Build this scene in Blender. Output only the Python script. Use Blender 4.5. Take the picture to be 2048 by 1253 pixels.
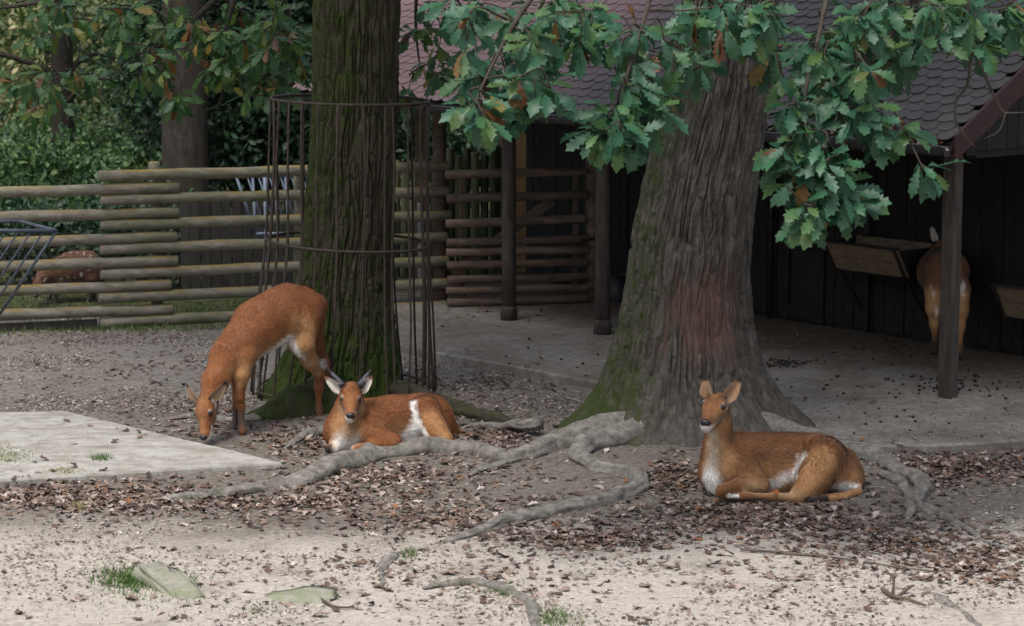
import bpy, bmesh, math, random
import numpy as np
from mathutils import Vector

# ------------------------------------------------------------------ camera, world, sun, exposure
for o in list(bpy.data.objects):
    bpy.data.objects.remove(o, do_unlink=True)
scene = bpy.context.scene
COL = scene.collection
FPX, HCAM, HOR = 5000.0, 3.5, -115.0           # focal length in photo pixels, eye height, horizon row
PITCH = math.atan((626.5 - HOR) / FPX)
cam = bpy.data.cameras.new('camera')
cam.lens = 36.0 * FPX / 2048.0
cam.sensor_width = 36.0
cam.clip_start, cam.clip_end = 0.5, 3000
cam.dof.use_dof = True
cam.dof.focus_distance = 16.8
cam.dof.aperture_fstop = 5.0
camo = bpy.data.objects.new('camera', cam)
COL.objects.link(camo)
camo.location = (0, 0, HCAM)
camo.rotation_euler = (math.pi / 2 - PITCH, 0, 0)
scene.camera = camo

SUN_EL, SUN_AZ = math.radians(66), math.radians(205)     # azimuth clockwise from +Y
world = bpy.data.worlds.new('World')
scene.world = world
world.use_nodes = True
wn, wl = world.node_tree.nodes, world.node_tree.links
bgn = wn['Background']
sky = wn.new('ShaderNodeTexSky')
sky.sky_type = 'NISHITA'
sky.sun_disc = False
sky.sun_elevation = SUN_EL
sky.sun_rotation = SUN_AZ
sky.air_density, sky.dust_density, sky.ozone_density = 1.0, 3.0, 1.0
hsv = wn.new('ShaderNodeHueSaturation')                   # an overcast sky: the same dome, greyer
hsv.inputs['Saturation'].default_value = 0.6
wl.new(sky.outputs[0], hsv.inputs['Color'])
wl.new(hsv.outputs[0], bgn.inputs['Color'])
bgn.inputs['Strength'].default_value = 0.15
sun = bpy.data.lights.new('sun', 'SUN')
sun.energy = 1.5
sun.angle = math.radians(22)
sun.color = (1.0, 0.96, 0.9)
suno = bpy.data.objects.new('sun', sun)
COL.objects.link(suno)
sd = Vector((math.sin(SUN_AZ) * math.cos(SUN_EL), math.cos(SUN_AZ) * math.cos(SUN_EL), math.sin(SUN_EL)))
suno.rotation_euler = (-sd).to_track_quat('-Z', 'Y').to_euler()
suno.location = sd * 60
vs = scene.view_settings
vs.view_transform = 'Standard'
vs.look = 'None'
vs.gamma = 1.0
vs.use_curve_mapping = False
vs.exposure = 1.0

# ------------------------------------------------------------------ photo pixel <-> place
cp, sp = math.cos(PITCH), math.sin(PITCH)
def ray(px, py):
    a, b = (px - 1024.0) / FPX, (626.5 - py) / FPX
    return np.array([a, cp + b * sp, -sp + b * cp])
def P(px, py, Y):
    r = ray(px, py)
    return np.array([0, 0, HCAM]) + r * (Y / r[1])
def G(px, py, z=0.0):
    r = ray(px, py)
    return np.array([0, 0, HCAM]) + r * ((z - HCAM) / r[2])
def project(p):
    p = np.asarray(p, float)
    d = p - np.array([0, 0, HCAM])
    zc = d[..., 1] * cp - d[..., 2] * sp
    yc = d[..., 1] * sp + d[..., 2] * cp
    return 1024 + FPX * d[..., 0] / zc, 626.5 - FPX * yc / zc

# ------------------------------------------------------------------ noise
def _h(i, j, k, s):
    n = (i.astype(np.int64) * 374761393 + j.astype(np.int64) * 668265263 + k.astype(np.int64) * 2147483647 + s * 974711) & 0xffffffff
    n = ((n ^ (n >> 13)) * 1274126177) & 0xffffffff
    n = ((n ^ (n >> 16)) * 2246822519) & 0xffffffff
    return ((n ^ (n >> 15)) & 0xffff) / 65535.0
def vn(p, s=0):
    p = np.asarray(p, float)
    f = np.floor(p)
    t = p - f
    t = t * t * (3 - 2 * t)
    i, j, k = f[..., 0].astype(np.int64), f[..., 1].astype(np.int64), f[..., 2].astype(np.int64)
    r = 0
    for a in (0, 1):
        wa = t[..., 0] if a else 1 - t[..., 0]
        for b in (0, 1):
            wb = t[..., 1] if b else 1 - t[..., 1]
            for c in (0, 1):
                wc = t[..., 2] if c else 1 - t[..., 2]
                r = r + wa * wb * wc * _h(i + a, j + b, k + c, s)
    return r
def fbm(p, o=3, s=0):
    p = np.asarray(p, float)
    r, a, t = 0, 1.0, 0
    for q in range(o):
        r = r + a * vn(p * (2.03 ** q) + q * 17.3, s + q)
        t += a
        a *= 0.5
    return r / t
def sstep(a, b, x):
    t = np.clip((x - a) / (b - a), 0, 1)
    return t * t * (3 - 2 * t)
def unit(v):
    v = np.asarray(v, float)
    return v / (np.linalg.norm(v, axis=-1, keepdims=True) + 1e-12)

# ------------------------------------------------------------------ meshes and objects
ORI = {}
def np_mesh(name, V, F, cols=None, fl=None, smooth=True):
    """F: list of int arrays (n,3) or (n,4); cols (nv,3) -> attribute col; fl {name: (nv,)}"""
    me = bpy.data.meshes.new(name)
    V = np.asarray(V, np.float32)
    F = [np.asarray(f, np.int32) for f in F if len(f)]
    me.vertices.add(len(V))
    me.vertices.foreach_set('co', V.ravel())
    nl = sum(f.size for f in F)
    npoly = sum(len(f) for f in F)
    me.loops.add(nl)
    me.polygons.add(npoly)
    me.loops.foreach_set('vertex_index', np.concatenate([f.ravel() for f in F]))
    tot = np.concatenate([np.full(len(f), f.shape[1], np.int32) for f in F])
    me.polygons.foreach_set('loop_start', np.concatenate([[0], np.cumsum(tot)[:-1]]).astype(np.int32))
    me.polygons.foreach_set('use_smooth', np.full(npoly, smooth, bool))
    me.update(calc_edges=True)
    if cols is not None:
        a = me.attributes.new('col', 'FLOAT_COLOR', 'POINT')
        c = np.ones((len(V), 4), np.float32)
        c[:, :3] = cols
        a.data.foreach_set('color', c.ravel())
    for k, v in (fl or {}).items():
        a = me.attributes.new(k, 'FLOAT', 'POINT')
        a.data.foreach_set('value', np.asarray(v, np.float32))
    return me
def put(name, me, mat, parent=None, loc=(0, 0, 0), rot=None, kind=None):
    o = bpy.data.objects.new(name, me)
    COL.objects.link(o)
    if mat is not None and not me.materials:
        me.materials.append(mat)
    o.location = loc
    if rot is not None:
        o.rotation_euler = rot
    if parent is not None:
        o.parent = parent
    if kind:
        o['kind'] = kind
    ORI[o.name] = np.zeros(3) if parent is None else ORI[parent.name]
    return o
def thing(name, label, cat, loc=(0, 0, 0), group=None):
    o = bpy.data.objects.new(name, None)
    COL.objects.link(o)
    o.location = [float(c) for c in loc]
    o.empty_display_size = 0.1
    ORI[o.name] = np.array(loc, float)
    tag(o, label, cat, group)
    return o
def tag(o, label, cat, group=None):
    o['label'] = label
    o['category'] = cat
    if group:
        o['group'] = group
    return o
def struct(o):
    o['kind'] = 'structure'
    return o
class MB:
    """collects shapes given in world coordinates; build() links them as ONE mesh object"""
    def __init__(s):
        s.V, s.Q, s.T, s.C, s.n = [], [], [], [], 0
    def add(s, V, F, col=None):
        V = np.asarray(V, float).reshape(-1, 3)
        for f in (F if isinstance(F, list) else [F]):
            f = np.asarray(f, int)
            if len(f):
                (s.Q if f.shape[1] == 4 else s.T).append(f + s.n)
        s.V.append(V)
        s.C.append(np.tile(np.asarray(col if col is not None else (1, 1, 1), float), (len(V), 1)) if np.ndim(col) < 2 else np.asarray(col, float))
        s.n += len(V)
        return s
    def mesh(s, name, off=0, smooth=True, color=False):
        F = []
        if s.Q: F.append(np.concatenate(s.Q))
        if s.T: F.append(np.concatenate(s.T))
        return np_mesh(name, np.concatenate(s.V) - off, F, np.concatenate(s.C) if color else None, smooth=smooth)
    def build(s, name, mat, parent=None, smooth=True, kind=None, color=False):
        off = ORI[parent.name] if parent is not None else 0
        return put(name, s.mesh(name, off, smooth, color), mat, parent, kind=kind)
BOXF = np.array([[0, 3, 2, 1], [4, 5, 6, 7], [0, 1, 5, 4], [1, 2, 6, 5], [2, 3, 7, 6], [3, 0, 4, 7]])
def hexa(pts8):
    return np.asarray(pts8, float), BOXF
def box(c, h, ax=None):
    """centre, half sizes, axes rows"""
    ax = np.eye(3) if ax is None else np.asarray(ax, float)
    s = np.array([[-1, -1, -1], [1, -1, -1], [1, 1, -1], [-1, 1, -1], [-1, -1, 1], [1, -1, 1], [1, 1, 1], [-1, 1, 1]], float)
    return np.asarray(c, float) + (s * np.asarray(h, float)) @ ax, BOXF
def bar(a, b, w, d, up=(0, 0, 1)):
    """square bar from a to b"""
    a, b = np.asarray(a, float), np.asarray(b, float)
    x = unit(b - a)
    y = np.cross(np.asarray(up, float), x)
    if np.linalg.norm(y) < 1e-4:
        y = np.cross((1.0, 0, 0), x)
    y = unit(y)
    z = np.cross(x, y)
    return box((a + b) / 2, (np.linalg.norm(b - a) / 2, w / 2, d / 2), [x, y, z])
def smooth_path(pts, n):
    pts = np.asarray(pts, float)
    m = len(pts)
    if m < 3:
        t = np.linspace(0, 1, n)[:, None]
        return pts[0] * (1 - t) + pts[-1] * t
    e = np.vstack([2 * pts[0] - pts[1], pts, 2 * pts[-1] - pts[-2]])
    out = []
    for q in np.linspace(0, m - 1, n):
        i = min(int(q), m - 2)
        t = q - i
        a, b, c, d = e[i], e[i + 1], e[i + 2], e[i + 3]
        out.append(0.5 * ((2 * b) + (-a + c) * t + (2 * a - 5 * b + 4 * c - d) * t * t + (-a + 3 * b - 3 * c + d) * t ** 3))
    return np.array(out)
def tube(pts, rad, sides=8, rough=0.0, freq=8.0, squash=1.0, seed=0, bevel=False, axial=False):
    pts = np.asarray(pts, float)
    n = len(pts)
    rad = np.broadcast_to(np.asarray(rad, float), (n,)).copy()
    if bevel:                                    # slightly rounded ends
        d0, d1 = unit(pts[0] - pts[1]), unit(pts[-1] - pts[-2])
        pts = np.vstack([pts[0], pts[0] - d0 * rad[0] * .22, pts[1:-1], pts[-1] - d1 * rad[-1] * .22, pts[-1]])
        rad = np.concatenate([[rad[0] * .84, rad[0]], rad[1:-1], [rad[-1], rad[-1] * .84]])
        n = len(pts)
    T = np.gradient(pts, axis=0)
    T = unit(T)
    ref = np.array([0, 0, 1.0]) if abs(T[0][2]) < 0.9 else np.array([1.0, 0, 0])
    A = []
    for i in range(n):
        a = np.cross(T[i], ref)
        a = unit(a)
        ref = np.cross(a, T[i])
        A.append(a)
    A = np.array(A)
    B = np.cross(A, T)
    th = np.linspace(0, 2 * np.pi, sides, endpoint=False)
    V = pts[:, None, :] + rad[:, None, None] * (np.cos(th)[None, :, None] * A[:, None, :] + squash * np.sin(th)[None, :, None] * B[:, None, :])
    if rough:
        if axial:                                # ridges running along the length
            arc = np.concatenate([[0], np.cumsum(np.linalg.norm(np.diff(pts, axis=0), axis=1))])
            qq = np.stack([np.cos(th)[None, :] * 2.4 + 0 * arc[:, None], np.sin(th)[None, :] * 2.4 + 0 * arc[:, None], arc[:, None] * freq + 0 * th[None, :]], -1)
            nn = fbm(qq + seed * 3.1, 4, seed) - 0.5
        else:
            nn = fbm(V * freq + seed * 3.1, 3, seed) - 0.5
        V = V + (V - pts[:, None, :]) * (nn * 2 * rough * np.minimum(1, .06 / (rad + 1e-6))[:, None])[..., None]
    V = V.reshape(-1, 3)
    i, j = np.meshgrid(np.arange(n - 1), np.arange(sides), indexing='ij')
    a = (i * sides + j).ravel()
    b = (i * sides + (j + 1) % sides).ravel()
    Q = np.stack([a, b, b + sides, a + sides], 1)
    V = np.vstack([V, pts[0], pts[-1]])
    k = np.arange(sides)
    c0, c1 = n * sides, n * sides + 1
    T0 = np.stack([np.full(sides, c0), (k + 1) % sides, k], 1)
    T1 = np.stack([np.full(sides, c1), (n - 1) * sides + k, (n - 1) * sides + (k + 1) % sides], 1)
    return V, [Q, np.vstack([T0, T1])]
def ball(c, r, ax=None, nu=14, nv=9):
    r = np.broadcast_to(np.asarray(r, float), (3,))
    u = np.linspace(0, 2 * np.pi, nu, endpoint=False)
    v = np.linspace(0, np.pi, nv)
    V = np.array([[math.sin(b) * math.cos(a), math.sin(b) * math.sin(a), math.cos(b)] for b in v for a in u]) * r
    if ax is not None:
        V = V @ np.asarray(ax, float)
    Q = [[i * nu + j, (i + 1) * nu + j, (i + 1) * nu + (j + 1) % nu, i * nu + (j + 1) % nu] for i in range(nv - 1) for j in range(nu)]
    return V + np.asarray(c, float), np.array(Q)

# ------------------------------------------------------------------ smooth solids: distance field + surface nets
def cap_d(X, a, b, ra, rb):
    a, b = np.asarray(a, np.float32), np.asarray(b, np.float32)
    d = b - a
    L = float(d @ d) + 1e-9
    t = np.clip(((X - a) @ d) / L, 0, 1)
    q = X - a - t[..., None] * d
    return np.sqrt((q * q).sum(-1)) - (ra + (rb - ra) * t)
def solid(prims, h, lump=0.0):
    """prims: (a, ra, b, rb, k).  returns V, quads"""
    lo = np.min([np.minimum(p[0] - p[1], p[2] - p[3]) for p in prims], axis=0) - 4 * h
    hi = np.max([np.maximum(p[0] + p[1], p[2] + p[3]) for p in prims], axis=0) + 4 * h
    n = np.ceil((hi - lo) / h).astype(int) + 1
    D = np.full(n, 0.5, np.float32)
    gx = [lo[q] + h * np.arange(n[q]) for q in range(3)]
    for a, ra, b, rb, k in prims:
        m = k + 0.05
        l = np.floor((np.minimum(a - ra, b - rb) - m - lo) / h).astype(int).clip(0)
        u = np.minimum(np.ceil((np.maximum(a + ra, b + rb) + m - lo) / h).astype(int) + 1, n)
        X = np.stack(np.meshgrid(gx[0][l[0]:u[0]], gx[1][l[1]:u[1]], gx[2][l[2]:u[2]], indexing='ij'), -1).astype(np.float32)
        d = cap_d(X, a, b, ra, rb)
        S = D[l[0]:u[0], l[1]:u[1], l[2]:u[2]]
        q = np.clip(0.5 + 0.5 * (S - d) / k, 0, 1)
        S[...] = S + (d - S) * q - k * q * (1 - q)
    if lump:
        X = np.stack(np.meshgrid(*gx, indexing='ij'), -1)
        D = D + lump * (fbm(X * 7, 2) - .5)
    ins = D < 0
    cx = np.zeros(tuple(n - 1), np.int8)
    for a in (0, 1):
        for b in (0, 1):
            for c in (0, 1):
                cx += ins[a:n[0] - 1 + a, b:n[1] - 1 + b, c:n[2] - 1 + c]
    act = np.argwhere((cx > 0) & (cx < 8))
    idx = -np.ones(tuple(n - 1), np.int64)
    idx[tuple(act.T)] = np.arange(len(act))
    acc = np.zeros((len(act), 3))
    cnt = np.zeros(len(act))
    cor = [(a, b, c) for a in (0, 1) for b in (0, 1) for c in (0, 1)]
    for e0 in cor:
        for ax in range(3):
            if e0[ax]:
                continue
            e1 = list(e0); e1[ax] = 1
            d0 = D[tuple((act + e0).T)].astype(float)
            d1 = D[tuple((act + e1).T)].astype(float)
            m = (d0 < 0) != (d1 < 0)
            t = d0[m] / (d0[m] - d1[m])
            pt = act[m] + np.asarray(e0, float)
            pt[:, ax] += t
            acc[m] += pt
            cnt[m] += 1
    V = lo + h * acc / cnt[:, None]
    Q = []
    for ax in range(3):
        o1, o2 = [(1, 2), (2, 0), (0, 1)][ax]
        sl0 = [slice(None)] * 3; sl1 = [slice(None)] * 3
        sl0[ax] = slice(0, -1); sl1[ax] = slice(1, None)
        A, B = ins[tuple(sl0)], ins[tuple(sl1)]
        e = np.argwhere(A != B)
        e = e[(e[:, o1] > 0) & (e[:, o2] > 0) & (e[:, o1] < n[o1] - 1) & (e[:, o2] < n[o2] - 1)]
        fl = A[tuple(e.T)]
        def cell(d1, d2):
            q = e.copy(); q[:, o1] -= d1; q[:, o2] -= d2
            return idx[tuple(q.T)]
        q = np.stack([cell(1, 1), cell(0, 1), cell(0, 0), cell(1, 0)], 1)
        q[~fl] = q[~fl][:, ::-1]
        Q.append(q)
    return V, np.vstack(Q)

# ------------------------------------------------------------------ materials
def new_mat(name, rough=0.8, spec=0.3):
    m = bpy.data.materials.new(name)
    m.use_nodes = True
    b = m.node_tree.nodes['Principled BSDF']
    b.inputs['Roughness'].default_value = rough
    b.inputs['Specular IOR Level'].default_value = spec
    return m, m.node_tree.nodes, m.node_tree.links, b
def n_noise(N, L, scale, detail=4, rough=0.6, vec=None, stretch=None):
    t = N.new('ShaderNodeTexNoise')
    t.inputs['Scale'].default_value = scale
    t.inputs['Detail'].default_value = detail
    t.inputs['Roughness'].default_value = rough
    if vec is not None:
        if stretch is not None:
            mp = N.new('ShaderNodeMapping')
            mp.inputs['Scale'].default_value = stretch
            L.new(vec, mp.inputs['Vector'])
            vec = mp.outputs[0]
        L.new(vec, t.inputs['Vector'])
    return t.outputs['Fac']
def n_ramp(N, L, fac, stops):
    r = N.new('ShaderNodeValToRGB')
    L.new(fac, r.inputs[0])
    e = r.color_ramp.elements
    while len(e) < len(stops):
        e.new(0.5)
    for q, (p, c) in enumerate(stops):
        e[q].position = p
        c = (c, c, c) if np.isscalar(c) else c
        e[q].color = (c[0], c[1], c[2], 1)
    return r.outputs[0]
def n_mix(N, L, fac, a, b, mode='MIX'):
    m = N.new('ShaderNodeMix')
    m.data_type = 'RGBA'
    m.blend_type = mode
    for sock, v in ((m.inputs[0], fac), (m.inputs[6], a), (m.inputs[7], b)):
        if hasattr(v, 'node'):
            L.new(v, sock)
        elif np.isscalar(v):
            sock.default_value = v
        else:
            sock.default_value = (v[0], v[1], v[2], 1)
    return m.outputs[2]
def n_math(N, L, op, a, b=0.0):
    m = N.new('ShaderNodeMath')
    m.operation = op
    for sock, v in ((m.inputs[0], a), (m.inputs[1], b)):
        if hasattr(v, 'node'):
            L.new(v, sock)
        else:
            sock.default_value = v
    return m.outputs[0]
def n_pos(N):
    return N.new('ShaderNodeNewGeometry').outputs['Position']
def n_attr(N, name, out='Color'):
    a = N.new('ShaderNodeAttribute')
    a.attribute_name = name
    return a.outputs[out]
def n_bump(N, L, b, height, strength, dist=0.02):
    q = N.new('ShaderNodeBump')
    q.inputs['Strength'].default_value = strength
    q.inputs['Distance'].default_value = dist
    L.new(height, q.inputs['Height'])
    L.new(q.outputs[0], b.inputs['Normal'])
def n_rand(N):
    return N.new('ShaderNodeObjectInfo').outputs['Random']
def simple_mat(name, c1, c2, scale=6.0, rough=0.8, spec=0.3, bump=0.3, bscale=40.0, stretch=None, obj=True, metal=0.0, c3=None, bdist=0.01, rnd=0.0):
    """two or three colours mixed by noise, with fine relief; rnd: brightness spread between alike pieces"""
    m, N, L, b = new_mat(name, rough, spec)
    vec = N.new('ShaderNodeTexCoord').outputs['Object'] if obj else n_pos(N)
    f = n_noise(N, L, scale, 5, 0.65, vec, stretch)
    st = [(0.32, c1), (0.68, c2)] if c3 is None else [(0.28, c1), (0.5, c2), (0.72, c3)]
    c = n_ramp(N, L, f, st)
    if rnd:
        k = n_ramp(N, L, n_rand(N), [(0, 1 - rnd), (1, 1 + rnd)])
        c = n_mix(N, L, 1.0, c, k, 'MULTIPLY')
    L.new(c, b.inputs['Base Color'])
    b.inputs['Metallic'].default_value = metal
    if bump:
        n_bump(N, L, b, n_noise(N, L, bscale, 4, 0.7, vec, stretch), bump, bdist)
    return m
# ------------------------------------------------------------------ ground
TR = P(1386, 871, 17.75); TR[2] = 0            # foot of the big oak
TL = P(668, 801, 19.1); TL[2] = 0              # foot of the caged oak
def gz(x, y):
    x, y = np.asarray(x, float), np.asarray(y, float)
    p = np.stack([x, y, 0 * x], -1)
    z = 0.05 * (fbm(p * 0.8, 3, 3) - .5) + 0.018 * (fbm(p * 4.5, 3, 9) - .5)
    d = np.hypot(x - TR[0], y - TR[1])
    z = z + 0.07 * np.exp(-(d / 1.5) ** 2)
    d = np.hypot(x - TL[0], y - TL[1])
    z = z + 0.05 * np.exp(-(d / 1.1) ** 2)
    return z * (1 - sstep(24, 30, y)) + 0.0 * y
def GG(px, py, lift=0.0):
    p = G(px, py)
    for _ in range(3):
        p = G(px, py, float(gz(p[0], p[1])))
    p[2] += lift
    return p
def axis_steps(lo, a, b, hi, fine, g=1.25):
    mid = list(np.arange(a, b, fine))
    l, s = [], fine
    x = a
    while x > lo:
        s *= g; x -= s; l.append(x)
    r, s = [], fine
    x = mid[-1]
    while x < hi:
        s *= g; x += s; r.append(x)
    return np.array(l[::-1] + mid + r)
m, N, L, b = new_mat('sand_and_soil', 0.95, 0.15)
pos = n_pos(N)
sx = N.new('ShaderNodeSeparateXYZ'); L.new(pos, sx.inputs[0])
big = n_noise(N, L, 0.9, 4, 0.6, pos)
fine = n_noise(N, L, 26, 6, 0.75, pos)
grit = n_noise(N, L, 110, 3, 0.7, pos)
sand = n_ramp(N, L, fine, [(0.3, (0.25, 0.215, 0.18)), (0.45, (0.49, 0.435, 0.375)), (0.68, (0.65, 0.59, 0.52))])
soil = n_ramp(N, L, fine, [(0.3, (0.10, 0.085, 0.07)), (0.5, (0.20, 0.174, 0.148)), (0.72, (0.33, 0.295, 0.255))])
pale = n_ramp(N, L, fine, [(0.32, (0.13, 0.115, 0.098)), (0.5, (0.27, 0.24, 0.21)), (0.7, (0.40, 0.36, 0.32))])
wob = n_math(N, L, 'ADD', sx.outputs[1], n_math(N, L, 'MULTIPLY', n_math(N, L, 'SUBTRACT', big, 0.5), 2.6))
near = n_ramp(N, L, n_math(N, L, 'DIVIDE', n_math(N, L, 'SUBTRACT', wob, 13.6), 2.0), [(0.2, 0.0), (0.8, 1.0)])
far = n_ramp(N, L, n_math(N, L, 'DIVIDE', n_math(N, L, 'SUBTRACT', wob, 17.6), 3.0), [(0.2, 0.0), (0.8, 1.0)])
c = n_mix(N, L, near, sand, soil)
c = n_mix(N, L, far, c, pale)
grass_c = n_ramp(N, L, n_noise(N, L, 9, 5, 0.7, pos), [(0.3, (0.04, 0.055, 0.02)), (0.55, (0.085, 0.095, 0.04)), (0.75, (0.17, 0.14, 0.085))])
beyond = n_ramp(N, L, n_math(N, L, 'DIVIDE', n_math(N, L, 'SUBTRACT', wob, 22.7), 1.5), [(0.2, 0.0), (0.7, 1.0)])
c = n_mix(N, L, beyond, c, grass_c)
dark = n_ramp(N, L, n_noise(N, L, 2.3, 4, 0.65, pos), [(0.52, 0.0), (0.72, 0.55)])
c = n_mix(N, L, dark, c, (0.12, 0.095, 0.075))
moss = n_ramp(N, L, n_noise(N, L, 1.7, 5, 0.7, pos, (1, 1, 1)), [(0.66, 0.0), (0.76, 0.35)])
c = n_mix(N, L, moss, c, (0.10, 0.14, 0.05))
L.new(c, b.inputs['Base Color'])
hh = n_math(N, L, 'ADD', n_math(N, L, 'MULTIPLY', fine, 1.0), n_math(N, L, 'MULTIPLY', grit, 0.45))
n_bump(N, L, b, hh, 0.9, 0.035)
M_GROUND = m
xs = axis_steps(-600, -5.2, 5.4, 600, 0.055)
ys = axis_steps(-300, 11.8, 24.5, 900, 0.055)
X, Y = np.meshgrid(xs, ys, indexing='ij')
Z = gz(X, Y)
Z = np.where(Y > 60, Z + 0.0, Z)
nx, ny = X.shape
i, j = np.meshgrid(np.arange(nx - 1), np.arange(ny - 1), indexing='ij')
a = (i * ny + j).ravel()
struct(put('ground', np_mesh('ground', np.stack([X, Y, Z], -1).reshape(-1, 3), [np.stack([a, a + ny, a + ny + 1, a + 1], 1)]), M_GROUND))

# ------------------------------------------------------------------ raised apron in front of the shed and the pale slab
def platform(name, poly, z0, z1, mat, jag=0.0, seg=0.12, closed_from=None, slope=0.03):
    pts = []
    n = len(poly)
    for q in range(n):
        p0, p1 = np.asarray(poly[q][:2]), np.asarray(poly[(q + 1) % n][:2])
        k = max(1, int(np.linalg.norm(p1 - p0) / seg))
        for t in np.arange(k) / k:
            pts.append(p0 * (1 - t) + p1 * t)
    pts = np.array(pts)
    if jag:
        nz = np.stack([fbm(np.c_[pts * 3, 0 * pts[:, :1]], 3, s) - .5 for s in (1, 2)], 1)
        pts = pts + nz * jag * 2
    cen = pts.mean(0)
    inn = pts + unit(cen - pts) * slope
    bm = bmesh.new()
    lo = [bm.verts.new((p[0], p[1], z0)) for p in pts]
    mi = [bm.verts.new((p[0], p[1], z1 - 0.014)) for p in pts]
    hi = [bm.verts.new((p[0], p[1], z1)) for p in inn]
    bm.faces.new(hi)
    k = len(pts)
    for q in range(k):
        r = (q + 1) % k
        bm.faces.new((lo[q], lo[r], mi[r], mi[q]))
        bm.faces.new((mi[q], mi[r], hi[r], hi[q]))
    bmesh.ops.recalc_face_normals(bm, faces=bm.faces)
    bmesh.ops.triangulate(bm, faces=bm.faces)
    me = bpy.data.meshes.new(name)
    bm.to_mesh(me); bm.free()
    return put(name, me, mat)
m, N, L, b = new_mat('apron_concrete', 0.9, 0.2)
pos = n_pos(N)
f = n_noise(N, L, 14, 6, 0.72, pos)
c = n_ramp(N, L, f, [(0.3, (0.14, 0.122, 0.104)), (0.5, (0.245, 0.222, 0.195)), (0.72, (0.35, 0.322, 0.29))])
d1 = n_ramp(N, L, n_noise(N, L, 1.3, 6, 0.7, pos), [(0.45, 0.0), (0.68, 0.8)])
c = n_mix(N, L, d1, c, (0.115, 0.085, 0.06))
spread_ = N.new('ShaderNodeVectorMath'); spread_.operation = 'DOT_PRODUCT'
L.new(pos, spread_.inputs[0]); spread_.inputs[1].default_value = (0.77, 0.64, 0)   # trodden dung and soil deeper in the shed, plus roof shade painted in
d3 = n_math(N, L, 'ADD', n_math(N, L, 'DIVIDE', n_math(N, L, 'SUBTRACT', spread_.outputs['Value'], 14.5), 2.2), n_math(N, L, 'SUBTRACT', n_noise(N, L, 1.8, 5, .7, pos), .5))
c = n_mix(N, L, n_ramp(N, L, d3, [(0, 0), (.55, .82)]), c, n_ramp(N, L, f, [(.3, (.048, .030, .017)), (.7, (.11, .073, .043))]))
L.new(c, b.inputs['Base Color'])
n_bump(N, L, b, n_noise(N, L, 60, 5, 0.75, pos), 0.6, 0.015)
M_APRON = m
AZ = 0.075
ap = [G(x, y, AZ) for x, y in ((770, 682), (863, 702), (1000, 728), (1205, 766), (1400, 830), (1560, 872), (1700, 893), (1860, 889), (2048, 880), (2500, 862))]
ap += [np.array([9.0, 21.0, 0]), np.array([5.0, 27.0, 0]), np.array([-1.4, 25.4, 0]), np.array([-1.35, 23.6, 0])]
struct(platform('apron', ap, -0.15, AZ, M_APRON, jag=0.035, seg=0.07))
m, N, L, b = new_mat('slab_concrete', 0.85, 0.25)
pos = n_pos(N)
c = n_ramp(N, L, n_noise(N, L, 9, 6, 0.7, pos), [(0.3, (0.20, 0.188, 0.165)), (0.5, (0.33, 0.315, 0.285)), (0.75, (0.42, 0.405, 0.375))])
d1 = n_ramp(N, L, n_noise(N, L, 2.2, 5, 0.7, pos, (1, 2.5, 1)), [(0.46, 0.0), (0.66, 0.7)])
c = n_mix(N, L, d1, c, (0.17, 0.148, 0.11))
d2 = n_ramp(N, L, n_noise(N, L, 45, 3, 0.6, pos, (1, 2.2, 1)), [(0.64, 0.0), (0.7, 0.75)])
c = n_mix(N, L, d2, c, (0.16, 0.125, 0.09))
L.new(c, b.inputs['Base Color'])
n_bump(N, L, b, n_noise(N, L, 70, 5, 0.7, pos), 0.35, 0.01)
M_SLAB = m
SZ = 0.032
sl = [G(x, y, SZ) for x, y in ((130, 822), (562, 925), (0, 960), (-420, 988), (-380, 832))]
struct(platform('concrete_slab', sl, -0.12, SZ, M_SLAB, jag=0.02, seg=0.08, slope=0.01))

# ------------------------------------------------------------------ the shed: its own axes u (along the eave) and v (inwards)
U0, U3 = G(1018, 640, AZ), G(1895, 795, AZ)
UD = unit(U3 - U0); UD[2] = 0
VD = np.array([-UD[1], UD[0], 0])
if VD[1] < 0:
    VD = -VD
UE = float(np.dot(U3 - U0, UD))                 # u of the corner post
ZD = np.array([0, 0, 1.0])
AX = [UD, VD, ZD]
def S(u, v, z):
    return np.array([U0[0], U0[1], 0]) + u * UD + v * VD + z * ZD
def SV(px, py, v):
    """where the sight line meets the plane v = const -> u, z"""
    r = ray(px, py)
    o = np.array([0, 0, HCAM]) - S(0, v, 0)
    t = -np.dot(o, VD) / np.dot(r, VD)
    p = np.array([0, 0, HCAM]) + t * r
    return float(np.dot(p - S(0, 0, 0), UD)), float(p[2])
WV = float(np.dot(G(1950, 700, AZ) - S(0, 0, 0), VD))       # v of the back wall
M_DARKWOOD = simple_mat('dark_stained_boards', (0.005, 0.0045, 0.0044), (0.014, 0.012, 0.011), 5, 0.6, 0.35, 0.5, 30, (6, 6, 0.6), obj=False, rnd=0.3)
m, N, L, b = new_mat('stained_splashed_boards', 0.7, 0.3)
pos = n_pos(N)
c = n_ramp(N, L, n_noise(N, L, 5, 5, .65, pos, (6, 6, .5)), [(.3, (.006, .0055, .0054)), (.7, (.017, .015, .0138))])
sp_ = n_ramp(N, L, n_noise(N, L, 38, 2, .6, pos, (1, 1, .6)), [(.66, 0), (.70, .8)])
zz = N.new('ShaderNodeSeparateXYZ'); L.new(pos, zz.inputs[0])
low = n_ramp(N, L, zz.outputs[2], [(.15, 1.0), (.85, 0.0)])
c = n_mix(N, L, n_math(N, L, 'MULTIPLY', sp_, low), c, (.11, .09, .065))
L.new(c, b.inputs['Base Color'])
n_bump(N, L, b, n_noise(N, L, 30, 4, .7, pos, (6, 6, .6)), .5, .01)
M_SPLASH = m
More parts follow.
